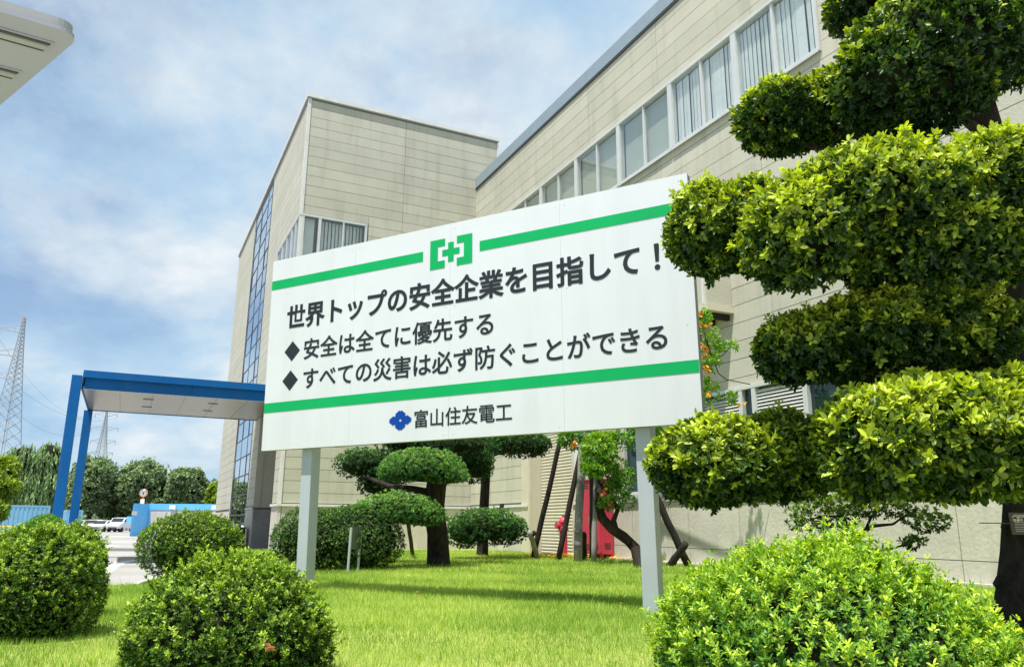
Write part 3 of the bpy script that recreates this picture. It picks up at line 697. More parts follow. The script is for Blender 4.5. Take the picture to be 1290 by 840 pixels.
# ------------------------------------------------------------------ shelter roof corner, top left
sx = .617
c0 = on(103, 45.4, 2.60); e1 = (on(0, 15, 2.60) - c0).normalized(); e2 = (on(0, 133, 2.60) - c0).normalized()
shl = empty('shelter_roof', c0 + e1 * .5 + e2 * .5 - Z * 2.6, 'pale grey shelter roof corner with slotted underside jutting in at top left', 'shelter')
def pe(s, t, z=0.): return c0 + e1 * s + e2 * t + Z * z
arc_ = []
for k in range(9):
    t = k / 8; r = .075; p = pe(r, 0) * (1 - t) ** 2 + pe(0, 0) * 2 * t * (1 - t) + pe(0, r) * t * t; arc_.append(p)
poly = arc_ + [pe(0, 1.25), pe(1.0, 1.25), pe(1.0, 0)]
MB().poly(poly, Z * .012).build('roof_skin', M['shelter'], shl)
MB().poly([p + Z * .012 + (pe(.5, .5) - p) * .012 for p in poly], Z * .03).build('roof_edge', M['frame'], shl)
for t0 in (.088, .343, .598, .853):
    s_ = .04
    MB().obox(pe(s_, t0, -.004), e1 * .85, e2 * .075, Z * .003).build('slot_frame', M['shelter'], shl)
    MB().obox(pe(s_ + .006, t0 + .008, -.006), e1 * .84, e2 * .016, Z * .0015).build('slot', M['dark'], shl)
    MB().obox(pe(s_ + .006, t0 + .032, -.006), e1 * .84, e2 * .028, Z * .0015).build('slot', M['frame'], shl)
    MB().obox(pe(s_ + .006, t0 + .063, -.0065), e1 * .84, e2 * .006, Z * .0015).build('slot', M['dark'], shl)
MB().tube([pe(.93, .5, -2.6 + LAWN), pe(.93, .5, 0)], .035, 12).build('post', M['frame'], shl)

# ------------------------------------------------------------------ objects by the wing
# roller: red cabinet
cab = empty('hydrant_cabinet', ab(16.4, 9.9, LAWN), 'tall red steel hose cabinet on short feet against the wing wall', 'cabinet')
CA0, CA1 = 15.65, 16.46
MB().abox(CA0, CA1, WB - .39, WB - .05, LAWN + .12, 2.20).build('cabinet_body', M['red'], cab, bevel=.01)
for k_, (a0_, a1_) in enumerate(((CA0 + .015, CA0 + .395), (CA0 + .41, CA1 - .015))):
    d = MB().abox(a0_, a1_, WB - .408, WB - .392, LAWN + .15, 2.17).build('door', M['red'], cab)
    for k in range(3):
        for zz in (.22, 1.62): MB().abox(a0_ + .09, a1_ - .09, WB - .414, WB - .4085, LAWN + zz + k * .05, LAWN + zz + .02 + k * .05).build('vent_slot', M['dark'], d)
    h0 = a1_ - .07 if k_ == 0 else a0_ + .03; MB().abox(h0, h0 + .035, WB - .43, WB - .409, 1.2, 1.36).build('handle', M['chrome'], d)
for a_ in (CA0 + .02, CA0 + .38, CA1 - .08):
    for b_ in (WB - .38, WB - .12): MB().abox(a_, a_ + .06, b_, b_ + .06, LAWN - .02, LAWN + .118).build('foot', M['red'], cab)
MB().abox(CA0 - .02, CA1 + .02, WB - .43, WB - .04, 2.202, 2.23).build('top_cap', M['red'], cab)
for k in range(3): MB().abox(CA0 - .006, CA0 - .001, WB - .30, WB - .14, LAWN + .25 + k * .05, LAWN + .27 + k * .05).build('vent_slot', M['dark'], cab)
pn = MB().abox(16.9, 17.35, WB - .10, WB - .05, 2.45, 3.1).build('wall_panel', M['louvre']); tag(pn, 'white square panel on the wing wall right above the red cabinet', 'panel')
# hydrant
hp = on(710, 701) ; hp.z = LAWN; hy = empty('fire_hydrant', hp, 'short red fire hydrant standing in front of the roller shutter', 'fire hydrant')
def ring(c, prof, n=14):
    m_ = MB(); b = 0
    for r, z in prof:
        for k in range(n): m_.v.append(c + Vector((r * math.cos(6.2832 * k / n), r * math.sin(6.2832 * k / n), z)))
    for i in range(len(prof) - 1):
        for k in range(n): a_, d_ = i * n + k, i * n + (k + 1) % n; m_.f.append((a_, d_, d_ + n, a_ + n))
    m_.f.append(tuple(range(n))[::-1]); m_.f.append(tuple((len(prof) - 1) * n + k for k in range(n))); return m_
ring(hp, [(.17, 0), (.17, .05), (.10, .07), (.10, .62), (.13, .64), (.13, .70), (.105, .72), (.10, .80), (.12, .82), (.12, .86), (.10, .90), (.06, .95), (.035, .96), (.035, 1.0), (.01, 1.0)]).build('barrel', M['red'], hy, smooth=False)
MB().tube([hp + Vector((0, 0, .76)), hp + Vector((-.13, -.06, .76))], .06, 10).build('outlet', M['red'], hy)
MB().tube([hp + Vector((-.13, -.06, .76)), hp + Vector((-.19, -.09, .76))], .075, 10).build('outlet_cap', M['red'], hy)
MB().tube([hp + Vector((-.17, -.08, .69)), hp + Vector((-.15, -.09, .6)), hp + Vector((-.10, -.09, .55)), hp + Vector((-.09, -.05, .62))], .006, 5).build('chain', M['frame'], hy)
# stakes and posts round the creeper
def stake(name, p, q, r, m, label, cat, group=None, n=9):
    p, q = Vector(p), Vector(q); o = empty(name, p, label, cat, group)
    k = 6; pts = [p.lerp(q, i / k) + Vector((random.uniform(-.008, .008), random.uniform(-.008, .008), 0)) for i in range(k + 1)]
    MB().tube(pts, [r * (1 - .12 * i / k) for i in range(k + 1)], n, jit=.05).build('shaft', M[m], o, smooth=True)
    return o
GS = 'timber props round the creeper'
o = stake('support_pole', on(671, 704), at(708, 545, 18.3), .064, 'stake', 'long dark leaning prop, leftmost, in front of the roller shutter', 'prop', GS)
MB().tube([at(670, 673, 17.9), at(675, 670, 17.9)], .055, 8).build('rope_wrap', M['stake'], o)
stake('support_stake', on(678, 704), at(667, 670, 17.8), .065, 'greywood', 'short weathered stump bound to the foot of the leftmost prop', 'stake', GS)
stake('support_pole', on(703.5, 706), at(731, 570, 17.9), .066, 'stake', 'dark leaning prop crossing in front of the red hydrant', 'prop', GS)
o = stake('support_post', on(727.5, 708.5), at(734, 540, 17.3), .092, 'greywood', 'thick pale weathered upright post left of the red cabinet', 'post', GS)
for zz in (.35, .62): MB().tube([on(727.5, 708.5) + Vector((0, 0, zz)), on(727.5, 708.5) + Vector((.002, 0, zz + .02))], .097, 10).build('wire_wrap', M['wire'], o)
stake('short_post', on(735.5, 706), at(735.5, 672, 17.3), .072, 'stake', 'short dark round post at the left corner of the red cabinet', 'post', GS)
stake('support_post', on(745.5, 705), at(745, 560, 17.6), .055, 'stake', 'dark upright post in front of the red cabinet doors', 'post', GS)
stake('support_post', on(747.8, 709), at(751, 590, 17.1), .06, 'greywood', 'grey weathered upright post just in front of the red cabinet', 'post', GS)
stake('support_pole', on(868.5, 714), at(815, 600, 15.4), .075, 'stake', 'long dark leaning prop just right of the right sign post', 'prop', GS)
stake('support_stake', on(843, 714), at(864, 684, 15.1), .075, 'stake', 'short dark stake crossing the leaning prop right of the sign post', 'stake', GS)
# round garden lamp half hidden by the sign's right post
lp = on(832, 711); lp.z = LAWN; gl = empty('garden_lamp', lp, 'small round metal garden lamp on the grass behind the right sign post', 'lamp')
ring(lp, [(.10, 0), (.10, .03), (.05, .04), (.05, .08), (.12, .10), (.13, .20), (.10, .28), (.02, .30)]).build('lamp_body', M['chrome'], gl, smooth=True)
# notice board seen from behind, on two light legs
nb = empty('notice_board', on(445, 720), 'small dark-backed notice board on two pale legs beside the hedge bush', 'notice board')
for (x0_, y0_, x1_, y1_, dp) in ((438, 722, 442.5, 664, 12.9), (450.5, 719, 455, 668, 13.3)):
    p, q = at(x0_, y0_, dp), at(x1_, y1_, dp); p.z = LAWN - .05; MB().tube([p, q], .022, 8).build('leg', M['post'], nb)
p, q = at(438.5, 692, 12.95), at(457, 691, 13.35); hh = Vector((0, 0, .36)); MB().obox(p, q - p, Vector((.005, .02, 0)), hh).build('board', M['board_back'], nb)

# ------------------------------------------------------------------ planting
def bush(name, lobes, n, leaf, k, mt, label, seed, group=None, flat=.9, bump=.08, shoots=0, wide=.45, oval=False, young_lit=.5, shootlen=.12, bf=4., stem=True, coreS=.76, spread=(.45, 1.25), up=.45, tb=None):
    rs = np.random.RandomState(seed); c = lobes[0][0]
    o = empty(name, (c[0], c[1], LAWN), label, 'bush', group)
    P, Nn, f = crown_points(rs, lobes, n, .13, flat, bump, bf, seed * 1.3, fine=.05)
    ok = P[:, 2] > LAWN + .03; P, Nn, f = P[ok], Nn[ok], f[ok]
    t = (tb if tb is not None else .30) + .9 * (f - .95) + .22 * lump(P, seed, 5.) + .20 * Nn[:, 2] * young_lit + rs.normal(size=len(P)) * .12  # tops and outer leaves paler: new growth plus painted light
    if shoots:
        idx = rs.choice(len(P), shoots, p=np.clip(Nn[:, 2] + .35, .02, None) / np.clip(Nn[:, 2] + .35, .02, None).sum())
        dr = unit(Nn[idx] * .7 + np.array([0, 0, .8]) + rs.normal(size=(shoots, 3)) * .25); ln = rs.uniform(.3, 1, shoots)[:, None] * shootlen
        for q in (.25, .5, .75, 1.0):
            P = np.vstack([P, P[idx] + dr * ln * q]); Nn = np.vstack([Nn, dr]); t = np.concatenate([t, .72 + rs.normal(size=shoots) * .14])
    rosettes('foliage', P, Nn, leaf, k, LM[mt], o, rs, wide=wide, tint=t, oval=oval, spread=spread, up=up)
    core('shade_core', lobes, LM[mt], o, coreS, flat, seed)
    if stem:
        s_ = MB()
        for i in range(5):
            an = i * 1.3 + seed; p0 = Vector((c[0], c[1], LAWN - .02)); q_ = Vector(lobes[0][1]); hz = c[2] - LAWN; s_.tube([p0 + Vector((math.cos(an) * .04, math.sin(an) * .04, 0)), p0 + Vector((math.cos(an) * q_.x * .3, math.sin(an) * q_.y * .3, hz * .6)), p0 + Vector((math.cos(an) * q_.x * .55, math.sin(an) * q_.y * .55, hz))], [.022, .016, .008], 6)
        s_.build('stem', M['bark'], o, smooth=True)
    return o
def lob(px_, py_, rx, ry, dep, rdep=None, dz=0):
    """ellipsoid with its centre at a surveyed point, radii from its apparent size at that distance"""
    c = at(px_, py_, dep); k = dep / FOC; return ((c.x, c.y, c.z + dz), (rx * k, (rdep if rdep else rx * k), ry * k))
GB = 'clipped round bushes at the front of the lawn'
bush('round_bush', [lob(287, 808, 112, 94, 4.25), lob(226, 834, 64, 70, 4.25), lob(360, 822, 54, 68, 4.3), lob(298, 762, 64, 54, 4.3)], 13500, .021, 6, 'holly', 'nearest clipped round bush in the left foreground, right at the bottom edge', 11, GB, shoots=1000, shootlen=.075, young_lit=.8, bf=6, bump=.07)
bush('round_bush', [lob(44, 750, 76, 78, 5.6), lob(-30, 752, 70, 74, 5.6)], 11000, .022, 6, 'holly', 'big clipped bush cut by the left edge, beside the road', 12, GB, shoots=700, shootlen=.06, young_lit=.7, bf=5, bump=.05)
bush('round_bush', [lob(90, 712, 38, 44, 6.7), lob(60, 708, 36, 38, 6.7)], 6000, .022, 6, 'holly', 'smaller round bush tucked behind the big bush at the left edge', 13, GB, shoots=300, shootlen=.09, young_lit=.7, bf=5, bump=.06)
bush('round_bush', [lob(54, 682, 28, 32, 9.0), lob(40, 686, 26, 26, 9.0)], 4200, .024, 5, 'creeper', 'smooth lime green bush top behind the left edge bushes', 14, GB, young_lit=.5, bf=5, bump=.03)
bush('round_bush', [lob(238, 690, 58, 42, 10.5), lob(258, 694, 46, 40, 10.6)], 10500, .027, 5, 'holly', 'low wide clipped bush at the lawn corner before the blue container', 15, GB, shoots=300, shootlen=.07, young_lit=.6, bf=4, bump=.05)
bush('hedge_bush', [lob(390, 682, 46, 40, 13.6), lob(455, 682, 52, 44, 13.9), lob(425, 672, 44, 32, 13.9)], 10000, .036, 5, 'hedge', 'dark dense bush behind the left sign post', 16, None, young_lit=.5, bf=3, bump=.10)
bush('spreading_bush', [lob(1035, 832, 192, 116, 3.35, .62), lob(1172, 872, 100, 84, 3.3, .5), lob(925, 850, 84, 102, 3.4, .5), lob(1070, 768, 64, 78, 3.5, .4), lob(985, 802, 84, 78, 3.5, .4)], 14000, .024, 6, 'azalea', 'bright green feathery bush in the right foreground before the trunk', 17, None, shoots=1300, shootlen=.11, young_lit=.8, bf=7, bump=.07, wide=.36, oval=True, tb=.27)

dl = empty('dry_leaves', at(340, 815, 3.72), 'small curl of brown dry leaves caught in the nearest round bush', 'leaves')
for k in range(6):
    c = at(336 + 3 * (k % 3), 812 + 3 * (k // 2), 3.72) + Vector((0, random.uniform(-.01, .01), 0)); u = Vector((random.uniform(-1, 1), random.uniform(-.5, .5), random.uniform(-1, 1))).normalized() * .022; w = u.cross(Vector((.3, 1, .2))).normalized() * .009
    m_ = MB(); m_.v = [c - u, c + w + Vector((0, .004, 0)), c + u, c - w + Vector((0, .004, 0))]; m_.f = [(0, 1, 2), (0, 2, 3)]; m_.build('leaf', M['dryleaf'], dl)
def tree_limb(mb, pts, r0, r1, n=9, jit=.06):
    m_ = len(pts); mb.tube(pts, [r0 + (r1 - r0) * i / (m_ - 1) for i in range(m_)], n, jit=jit); return mb
# big cloud-pruned oak at the right
oak = empty('cloud_pruned_oak', (3.95, 6.45, LAWN), 'large cloud-pruned oak with thick dark trunk and layered leaf pads at right', 'tree')
pads = [
    ([lob(1180, 70, 128, 88, 5.3, .55), lob(1110, 105, 62, 66, 5.2, .4), lob(1275, 30, 110, 105, 5.6, .6), lob(1215, -60, 130, 90, 5.6, .6), lob(1150, 128, 95, 52, 5.4, .5)], 6200, .75, 0.30),
    ([lob(1090, 10, 50, 46, 6.2, .35), lob(1130, -40, 70, 60, 6.2, .4)], 1300, .6, .25),
    ([lob(985, 153, 60, 52, 6.0, .40), lob(1045, 142, 58, 52, 6.1, .42)], 2300, .75, .46),
    ([lob(1105, 262, 140, 76, 5.0, .6), lob(1240, 250, 110, 74, 5.1, .62), lob(1005, 300, 68, 76, 4.9, .42), lob(1165, 306, 125, 80, 5.2, .6), lob(1250, 300, 80, 72, 5.6, .5)], 8000, .85, .58),
    ([lob(898, 293, 57, 62, 5.5, .36), lob(950, 288, 56, 62, 5.6, .38)], 2300, .9, .50),
    ([lob(1090, 434, 112, 54, 5.6, .55), lob(1140, 404, 90, 40, 5.6, .5), lob(1005, 442, 50, 44, 5.5, .36), lob(1205, 424, 74, 56, 5.7, .5)], 5000, .9, .42),
    ([lob(1185, 558, 132, 78, 4.9, .5), lob(1098, 566, 60, 68, 4.8, .36), lob(1300, 552, 100, 84, 5.0, .5)], 5600, .82, .60),
    ([lob(900, 588, 80, 56, 5.5, .42), lob(985, 580, 62, 58, 5.8, .42)], 3000, .8, .52),
]
for i, (lb, n, fl, tb) in enumerate(pads):
    rs = np.random.RandomState(40 + i); P, Nn, f = crown_points(rs, lb, int(n * 1.5), .17, fl, .11, 5.5, i * 2.1, fine=.11)
    t = tb - .08 + 1.9 * (f - .95) + .16 * lump(P, i + 3., 4.) + .30 * Nn[:, 2] + rs.normal(size=len(P)) * .16  # leaves darker beneath and inside the pads: shade put into the tint
    ns = int(n * .05); idx = rs.choice(len(P), ns); dr = unit(Nn[idx] + np.array([0, 0, .5]) + rs.normal(size=(ns, 3)) * .3)
    for q in (.35, .8): P = np.vstack([P, P[idx] + dr * .07 * q]); Nn = np.vstack([Nn, dr]); t = np.concatenate([t, t[idx] + .25])
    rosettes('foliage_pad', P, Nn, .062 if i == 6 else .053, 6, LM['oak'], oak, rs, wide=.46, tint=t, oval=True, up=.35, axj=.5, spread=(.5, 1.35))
    core('shade_core', [((c[0], c[1], c[2]), r) for c, r in lb], LM['oak'], oak, .66, fl, i)
tb_ = on(1284, 792)
tk = MB(); spine = [tb_ + Vector((.0, 0, -.1)), tb_ + Vector((.02, 0, .12)), at(1288, 700, 6.45), at(1291, 640, 6.4), at(1288, 560, 6.35), at(1292, 470, 6.3), at(1290, 380, 6.2), at(1280, 280, 6.15), at(1250, 180, 6.1), at(1225, 90, 6.1), at(1215, 0, 6.1)]
tk.tube(spine, [.26, .175, .150, .145, .15, .145, .135, .12, .11, .09, .05], 18, jit=.14)
for kx, ky in ((1262, 735), (1270, 664), (1310, 760), (1264, 750)): c = at(kx, ky, 6.4); tk.tube([c - Vector((0, 0, .06)), c, c + Vector((0, 0, .06))], [.03, .065, .03], 8, jit=.2)
tk.build('trunk', M['bark'], oak, smooth=True)
for pts, r0 in (([at(1282, 560, 6.35), at(1180, 590, 5.8), at(1060, 600, 5.6), at(940, 610, 5.6)], .07), ([at(1290, 470, 6.3), at(1200, 450, 6.1), at(1080, 452, 6.), at(1000, 450, 5.8)], .06),
                ([at(1285, 400, 6.2), at(1200, 350, 5.7), at(1080, 330, 5.4), at(930, 320, 5.6)], .07), ([at(1278, 300, 6.15), at(1150, 210, 6.), at(1000, 180, 6.)], .055), ([at(1250, 180, 6.1), at(1180, 120, 5.7), at(1100, 110, 5.3)], .05), ([at(1230, 100, 6.1), at(1150, 40, 6.2), at(1090, 10, 6.2)], .04)):
    tree_limb(MB(), pts, r0, .015).build('limb', M['bark'], oak, smooth=True)
# label plate on the trunk
pp = at(1289, 660, 6.16); plq = MB().obox(pp + Vector((-.090, 0, -.078)), Vector((.19, .02, 0)), Vector((-.001, .012, 0)), Vector((-.008, 0, .165))).build('name_plaque', M['plate'])
tag(plq, 'small brown name plaque with pale lettering tied to the oak trunk', 'plaque')
def mini_text(body, org, ux, uz, size, m, parent):
    c = bpy.data.curves.new('lettering', 'FONT'); c.body = body; c.size = size; c.offset = .01
    o = bpy.data.objects.new('lettering', c); col.objects.link(o); bpy.context.view_layer.update()
    me = bpy.data.meshes.new_from_object(o.evaluated_get(bpy.context.evaluated_depsgraph_get())); bpy.data.objects.remove(o)
    b = MB(); b.v = [org + ux * v.co.x + uz * v.co.y for v in me.vertices]; b.f = [tuple(p.vertices) for p in me.polygons]; bpy.data.meshes.remove(me)
    return b.build('lettering', M[m], parent)
mini_text('ウバメガシ', pp + Vector((-.072, -.003, .028)), Vector((.995, .1, 0)), Vector((-.04, 0, 1)), .034, 'cream', plq)
ln_ = MB()
for k, (w_, h_) in enumerate(((.05, .066), (.045, .010), (.06, -.006), (.055, -.024), (.045, -.040), (.06, -.056))):
    x = 0
    while x < w_ * 2: ln_.obox(pp + Vector((-.066 + x, -.004 + x * .1, h_)), Vector((.007, .0007, 0)), Vector((0, .001, 0)), Vector((0, 0, .006))); x += .011
ln_.build('small_print', M['cream'], plq)
MB().tube([pp + Vector((-.05, .0, .004)), pp + Vector((-.20, .10, .008)), pp + Vector((-.22, .2, .008))], .004, 5).build('tie_wire', M['wire'], plq)

# small branching shrub between the bush and the wall
ss = empty('small_tree', on(1070, 712), 'small open-branched evergreen shrub between the right bush and concrete wall', 'tree')
sb = MB(); D = 7.6
p0 = at(1075, 720, D); p0.z = LAWN
br = [[p0, at(1072, 680, D), at(1062, 650, D), at(1050, 638, D)], [at(1074, 695, D), at(1084, 672, D), at(1100, 662, D), at(1125, 660, D), at(1146, 645, D)], [at(1074, 695, D), at(1110, 694, D), at(1140, 686, D), at(1168, 676, D)], [at(1090, 668, D), at(1098, 650, D), at(1108, 638, D)], [at(1062, 650, D), at(1035, 650, D), at(1018, 655, D)]]
for b_, r0 in zip(br, (.038, .03, .016, .016, .014)): tree_limb(sb, b_, r0, .006, 7)
sb.build('trunk', M['bark'], ss, smooth=True)
lbs = [lob(1040, 648, 46, 24, D, .25), lob(1095, 638, 40, 17, D, .22), lob(1020, 658, 26, 14, D, .18), lob(1168, 656, 30, 17, D, .16), lob(1152, 684, 15, 9, D, .1), lob(1130, 640, 26, 12, D, .18)]
rs = np.random.RandomState(71); P, Nn, f = crown_points(rs, lbs, 800, .5, .8, .25, 7., 2.)
rosettes('foliage', P, Nn, .040, 6, LM['holly'], ss, rs, wide=.44, tint=.35 + .25 * Nn[:, 2] + rs.normal(size=len(P)) * .12, oval=True)

# pruned pines
def needles(name, P, Nn, ln, k, wd, m, parent, rs, tint):
    n = len(P); ax = unit(Nn * .8 + np.array([0, 0, .7]) + rs.normal(size=(n, 3)) * .35)
    d = unit(ax[:, None] * 1.0 + rs.normal(size=(n, k, 3)) * .85).reshape(-1, 3); o = np.repeat(P, k, 0); L = ln * rs.uniform(.7, 1.15, (len(d), 1))
    s_ = unit(np.cross(d, rs.normal(size=d.shape))) * wd * .5
    V = np.stack([o - s_, o + s_, o + d * L], 1); F = np.arange(len(d) * 3).reshape(-1, 3)
    tt = np.repeat(tint, k) + rs.normal(size=len(d)) * .08; return np_mesh(name, V.reshape(-1, 3), F, m, parent, np.repeat(np.clip(tt, 0, 1), 3))
def pine(root, pads, n_per, seed, ln=.105, wd=.015):
    for i, (lb, n, fl, tb) in enumerate(pads):
        rs = np.random.RandomState(seed + i); P, Nn, f = crown_points(rs, lb, int(n * 1.6), .42, fl, .09, 4.5, seed + i)
        needles('needle_pad', P, Nn, ln, n_per, wd, LM['pine'], root, rs, tb + .7 * (f - .88) + .28 * Nn[:, 2] + .12 * lump(P, i, 6.) + rs.normal(size=len(P)) * .17)  # needles tinted paler on upward faces, sunlight painted into the colour
        core('shade_core', lb, LM['pine'], root, .66, fl, i)
GP = 'cloud-pruned pines in front of the wing'
pn1 = empty('pruned_pine', on(553, 712), 'broad cloud-pruned pine with thick dark trunk under the sign centre', 'tree', GP)
pine(pn1, [
    ([lob(533, 592, 56, 28, 14.6, .75), lob(505, 600, 30, 16, 14.6, .45), lob(562, 602, 30, 18, 14.6, .45)], 2000, .35, .48),
    ([lob(500, 645, 52, 26, 14.2, .75), lob(468, 652, 32, 22, 14.1, .45), lob(530, 652, 34, 22, 14.2, .45)], 2200, .45, .50),
    ([lob(455, 585, 36, 22, 15.8, .5), lob(490, 590, 44, 26, 16.0, .6), lob(478, 612, 30, 16, 15.9, .4), lob(440, 652, 26, 16, 15.6, .4)], 1900, .9, .18),
    ([lob(575, 562, 54, 24, 15.6, .7), lob(520, 556, 50, 22, 16.0, .7)], 1300, .9, .05),
    ([lob(598, 585, 26, 26, 16.2, .35)], 700, .9, .10)], 30, 300)
tk = MB(); tk.tube([on(553, 714) - Z * .1, on(553, 712) + Z * .1, at(551, 670, 15.2), at(546, 640, 15.2), at(549, 610, 15.2), at(560, 585, 15.3), at(572, 560, 15.4)], [.24, .215, .20, .20, .19, .15, .09], 14, jit=.10)
tk.build('trunk', M['bark'], pn1, smooth=True)
for pts, r0 in (([at(548, 622, 15.2), at(520, 616, 15.1), at(490, 612, 15.2), at(460, 600, 15.6)], .09), ([at(550, 660, 15.2), at(530, 652, 14.8), at(500, 656, 14.4)], .08), ([at(556, 600, 15.2), at(540, 604, 14.9), at(520, 604, 14.7)], .07), ([at(560, 585, 15.3), at(585, 590, 15.9), at(602, 596, 16.2)], .07)):
    tree_limb(MB(), pts, r0, .03).build('limb', M['bark'], pn1, smooth=True)
pn2 = empty('pruned_pine', on(608, 700), 'slimmer cloud-pruned pine standing behind, with a low skirt pad beside the broad pine', 'tree', GP)
pine(pn2, [
    ([lob(612, 664, 50, 24, 18.2, .8), lob(588, 672, 28, 20, 18.2, .5), lob(640, 668, 26, 20, 18.2, .5)], 2200, .9, .22),
    ([lob(655, 560, 40, 19, 18.6, .7), lob(620, 556, 40, 17, 18.8, .7), lob(675, 562, 20, 15, 18.5, .35)], 1900, .9, .08)], 30, 340, .115, .018)
tk = MB(); tk.tube([on(608, 700) - Z * .1, on(608, 700), at(609, 650, 19.6), at(612, 600, 19.4), at(616, 560, 19.2)], [.17, .15, .13, .12, .09], 12, jit=.12)
tk.build('trunk', M['bark'], pn2, smooth=True)
for pts, r0 in (([at(610, 640, 19.6), at(608, 655, 18.8), at(612, 664, 18.4)], .06), ([at(614, 575, 19.3), at(640, 566, 18.8), at(665, 562, 18.5)], .06)):
    tree_limb(MB(), pts, r0, .03).build('limb', M['bark'], pn2, smooth=True)
stake('pine_prop', at(630, 665, 18.6), at(632, 634, 18.6), .06, 'stake', 'cut-off dark stub rising from the low pine pad', 'stake')
stake('pine_prop', on(520, 700), at(512, 640, 17.6), .05, 'stake', 'thin dark prop seen between the hedge bush and the pine trunk', 'stake')

# trumpet creeper: twisted trunk, leaf masses and orange flowers
crp = empty('trumpet_creeper', on(806, 712), 'flowering trumpet creeper with twisted dark trunk behind the right sign post', 'creeper')
tk = MB(); tk.tube([on(808, 716) - Z * .05, at(800, 690, 16.4), at(786, 676, 16.4), at(770, 666, 16.4), at(758, 652, 16.5), at(752, 630, 16.6), at(757, 606, 16.7), at(748, 580, 16.8), at(745, 540, 16.9), at(800, 470, 16.0), at(880, 400, 13.6)], [.13, .11, .10, .10, .09, .085, .08, .07, .06, .04, .025], 10, jit=.16)
tk.build('trunk', M['bark'], crp, smooth=True)
for pts, r0 in (([at(777, 672, 16.4), at(773, 655, 16.4), at(778, 642, 16.4), at(771, 625, 16.4), at(756, 610, 16.4), at(746, 590, 16.4)], .065), ([at(882, 400, 13.5), at(890, 430, 13.4), at(905, 470, 13.4), at(915, 478, 13.4), at(945, 484, 13.4)], .010), ([at(885, 450, 13.4), at(910, 448, 13.4), at(925, 432, 13.4)], .008), ([at(882, 400, 13.5), at(884, 490, 13.4), at(905, 505, 13.4), at(918, 500, 13.3)], .010)):
    tree_limb(MB(), pts, r0, max(.008, r0 * .4)).build('branch', M['bark'], crp, smooth=True)
rs = np.random.RandomState(88)
def sprays(lbs, n, tb, seed):
    rs = np.random.RandomState(seed); P, Nn, f = crown_points(rs, lbs, n, .6, .9, .25, 3., seed)
    rosettes('foliage', P, Nn, .085, 7, LM['creeper'], crp, rs, wide=.40, tint=tb + .2 * Nn[:, 2] + rs.normal(size=len(P)) * .15, oval=True, up=-.1, axj=.7, spread=(.6, 1.5))
D = 16.1
sprays([lob(755, 570, 24, 24, 15.9, .35), lob(748, 590, 16, 12, 15.9, .3)], 620, .62, 1)
sprays([lob(780, 612, 20, 34, 16.2, .35), lob(775, 555, 26, 12, 16.4, .4), lob(770, 632, 18, 12, 16.2, .3)], 420, .28, 2)
sprays([lob(722, 558, 16, 9, 16.6, .3), lob(712, 550, 14, 8, 16.6, .3), lob(735, 548, 22, 8, 16.6, .3)], 150, .15, 3)
D = 13.4
sprays([lob(888, 400, 10, 10, D, .2), lob(892, 425, 12, 18, D, .22), lob(896, 455, 12, 14, D, .22), lob(912, 436, 22, 6, D, .2), lob(894, 495, 14, 20, D, .22), lob(922, 500, 8, 10, D, .12)], 170, .62, 4)
sprays([lob(820, 545, 26, 12, 16.4, .3)], 90, .3, 5)
def blossom(c, s):
    for j in range(2):
        fl = MB(); d = Vector((random.uniform(-1, 1), random.uniform(-1, -.2), random.uniform(-.6, .6))).normalized(); u = d.cross(Z).normalized(); w = d.cross(u); o_ = c + Vector((random.uniform(-s, s), random.uniform(-s, s), random.uniform(-s, s))) * .8
        fl.v.append(o_)
        for k in range(10): t = 6.2832 * k / 10; r = s * (.62 if k % 2 else .36); fl.v.append(o_ + d * s * .9 + (u * math.cos(t) + w * math.sin(t)) * r)
        for k in range(10): fl.f.append((0, 1 + k, 1 + (k + 1) % 10))
        fl.build('flower', M['flower'], crp)
for x_, y_, s in ((884, 400, .10), (887, 410, .08), (892, 414, .06), (883, 435, .09), (888, 444, .07), (885, 450, .06), (895, 464, .10), (890, 495, .09), (932, 512, .07), (722, 557, .09), (727, 558, .06), (763, 620, .06)):
    blossom(at(x_, y_, 15.75 if x_ < 850 else 13.1), s)

# fallen petals on the grass
pf = MB(); rs = np.random.RandomState(5)
for i in range(1100):
    u_, v_ = rs.normal() * .42 + .35, rs.normal() * .25; p = on(600 + 190 * ((u_ + 1) / 2), 702.5 + 3 * v_ + 5 * (u_ > .75) * rs.random()); p.z = LAWN + .055 + rs.random() * .025
    s = .022; an = rs.random() * 3; pf.obox(p, Vector((math.cos(an) * s * 1.6, math.sin(an) * s * 1.6, .006)), Vector((-math.sin(an) * s, math.cos(an) * s, .004)), Vector((0, 0, .004)))
tag(pf.build('fallen_petals', M['petal']), 'orange petals scattered on the grass under the creeper', 'petals', kind='stuff')

lf = MB(); rs = np.random.RandomState(15)
for i in range(46):
    p = Vector((rs.uniform(-4.5, 4.2), rs.uniform(4.4, 12), LAWN + .045)); an = rs.random() * 6.28; u = Vector((math.cos(an), math.sin(an), rs.uniform(-.3, .3))) * .03; w = Vector((-math.sin(an), math.cos(an), .3)) * .013
    b = len(lf.v); lf.v += [p - u, p + w, p + u, p - w]; lf.f += [(b, b + 1, b + 2), (b, b + 2, b + 3)]
tag(lf.build('fallen_leaves', M['dryleaf']), 'few brown dead leaves scattered over the lawn', 'leaves', kind='stuff')
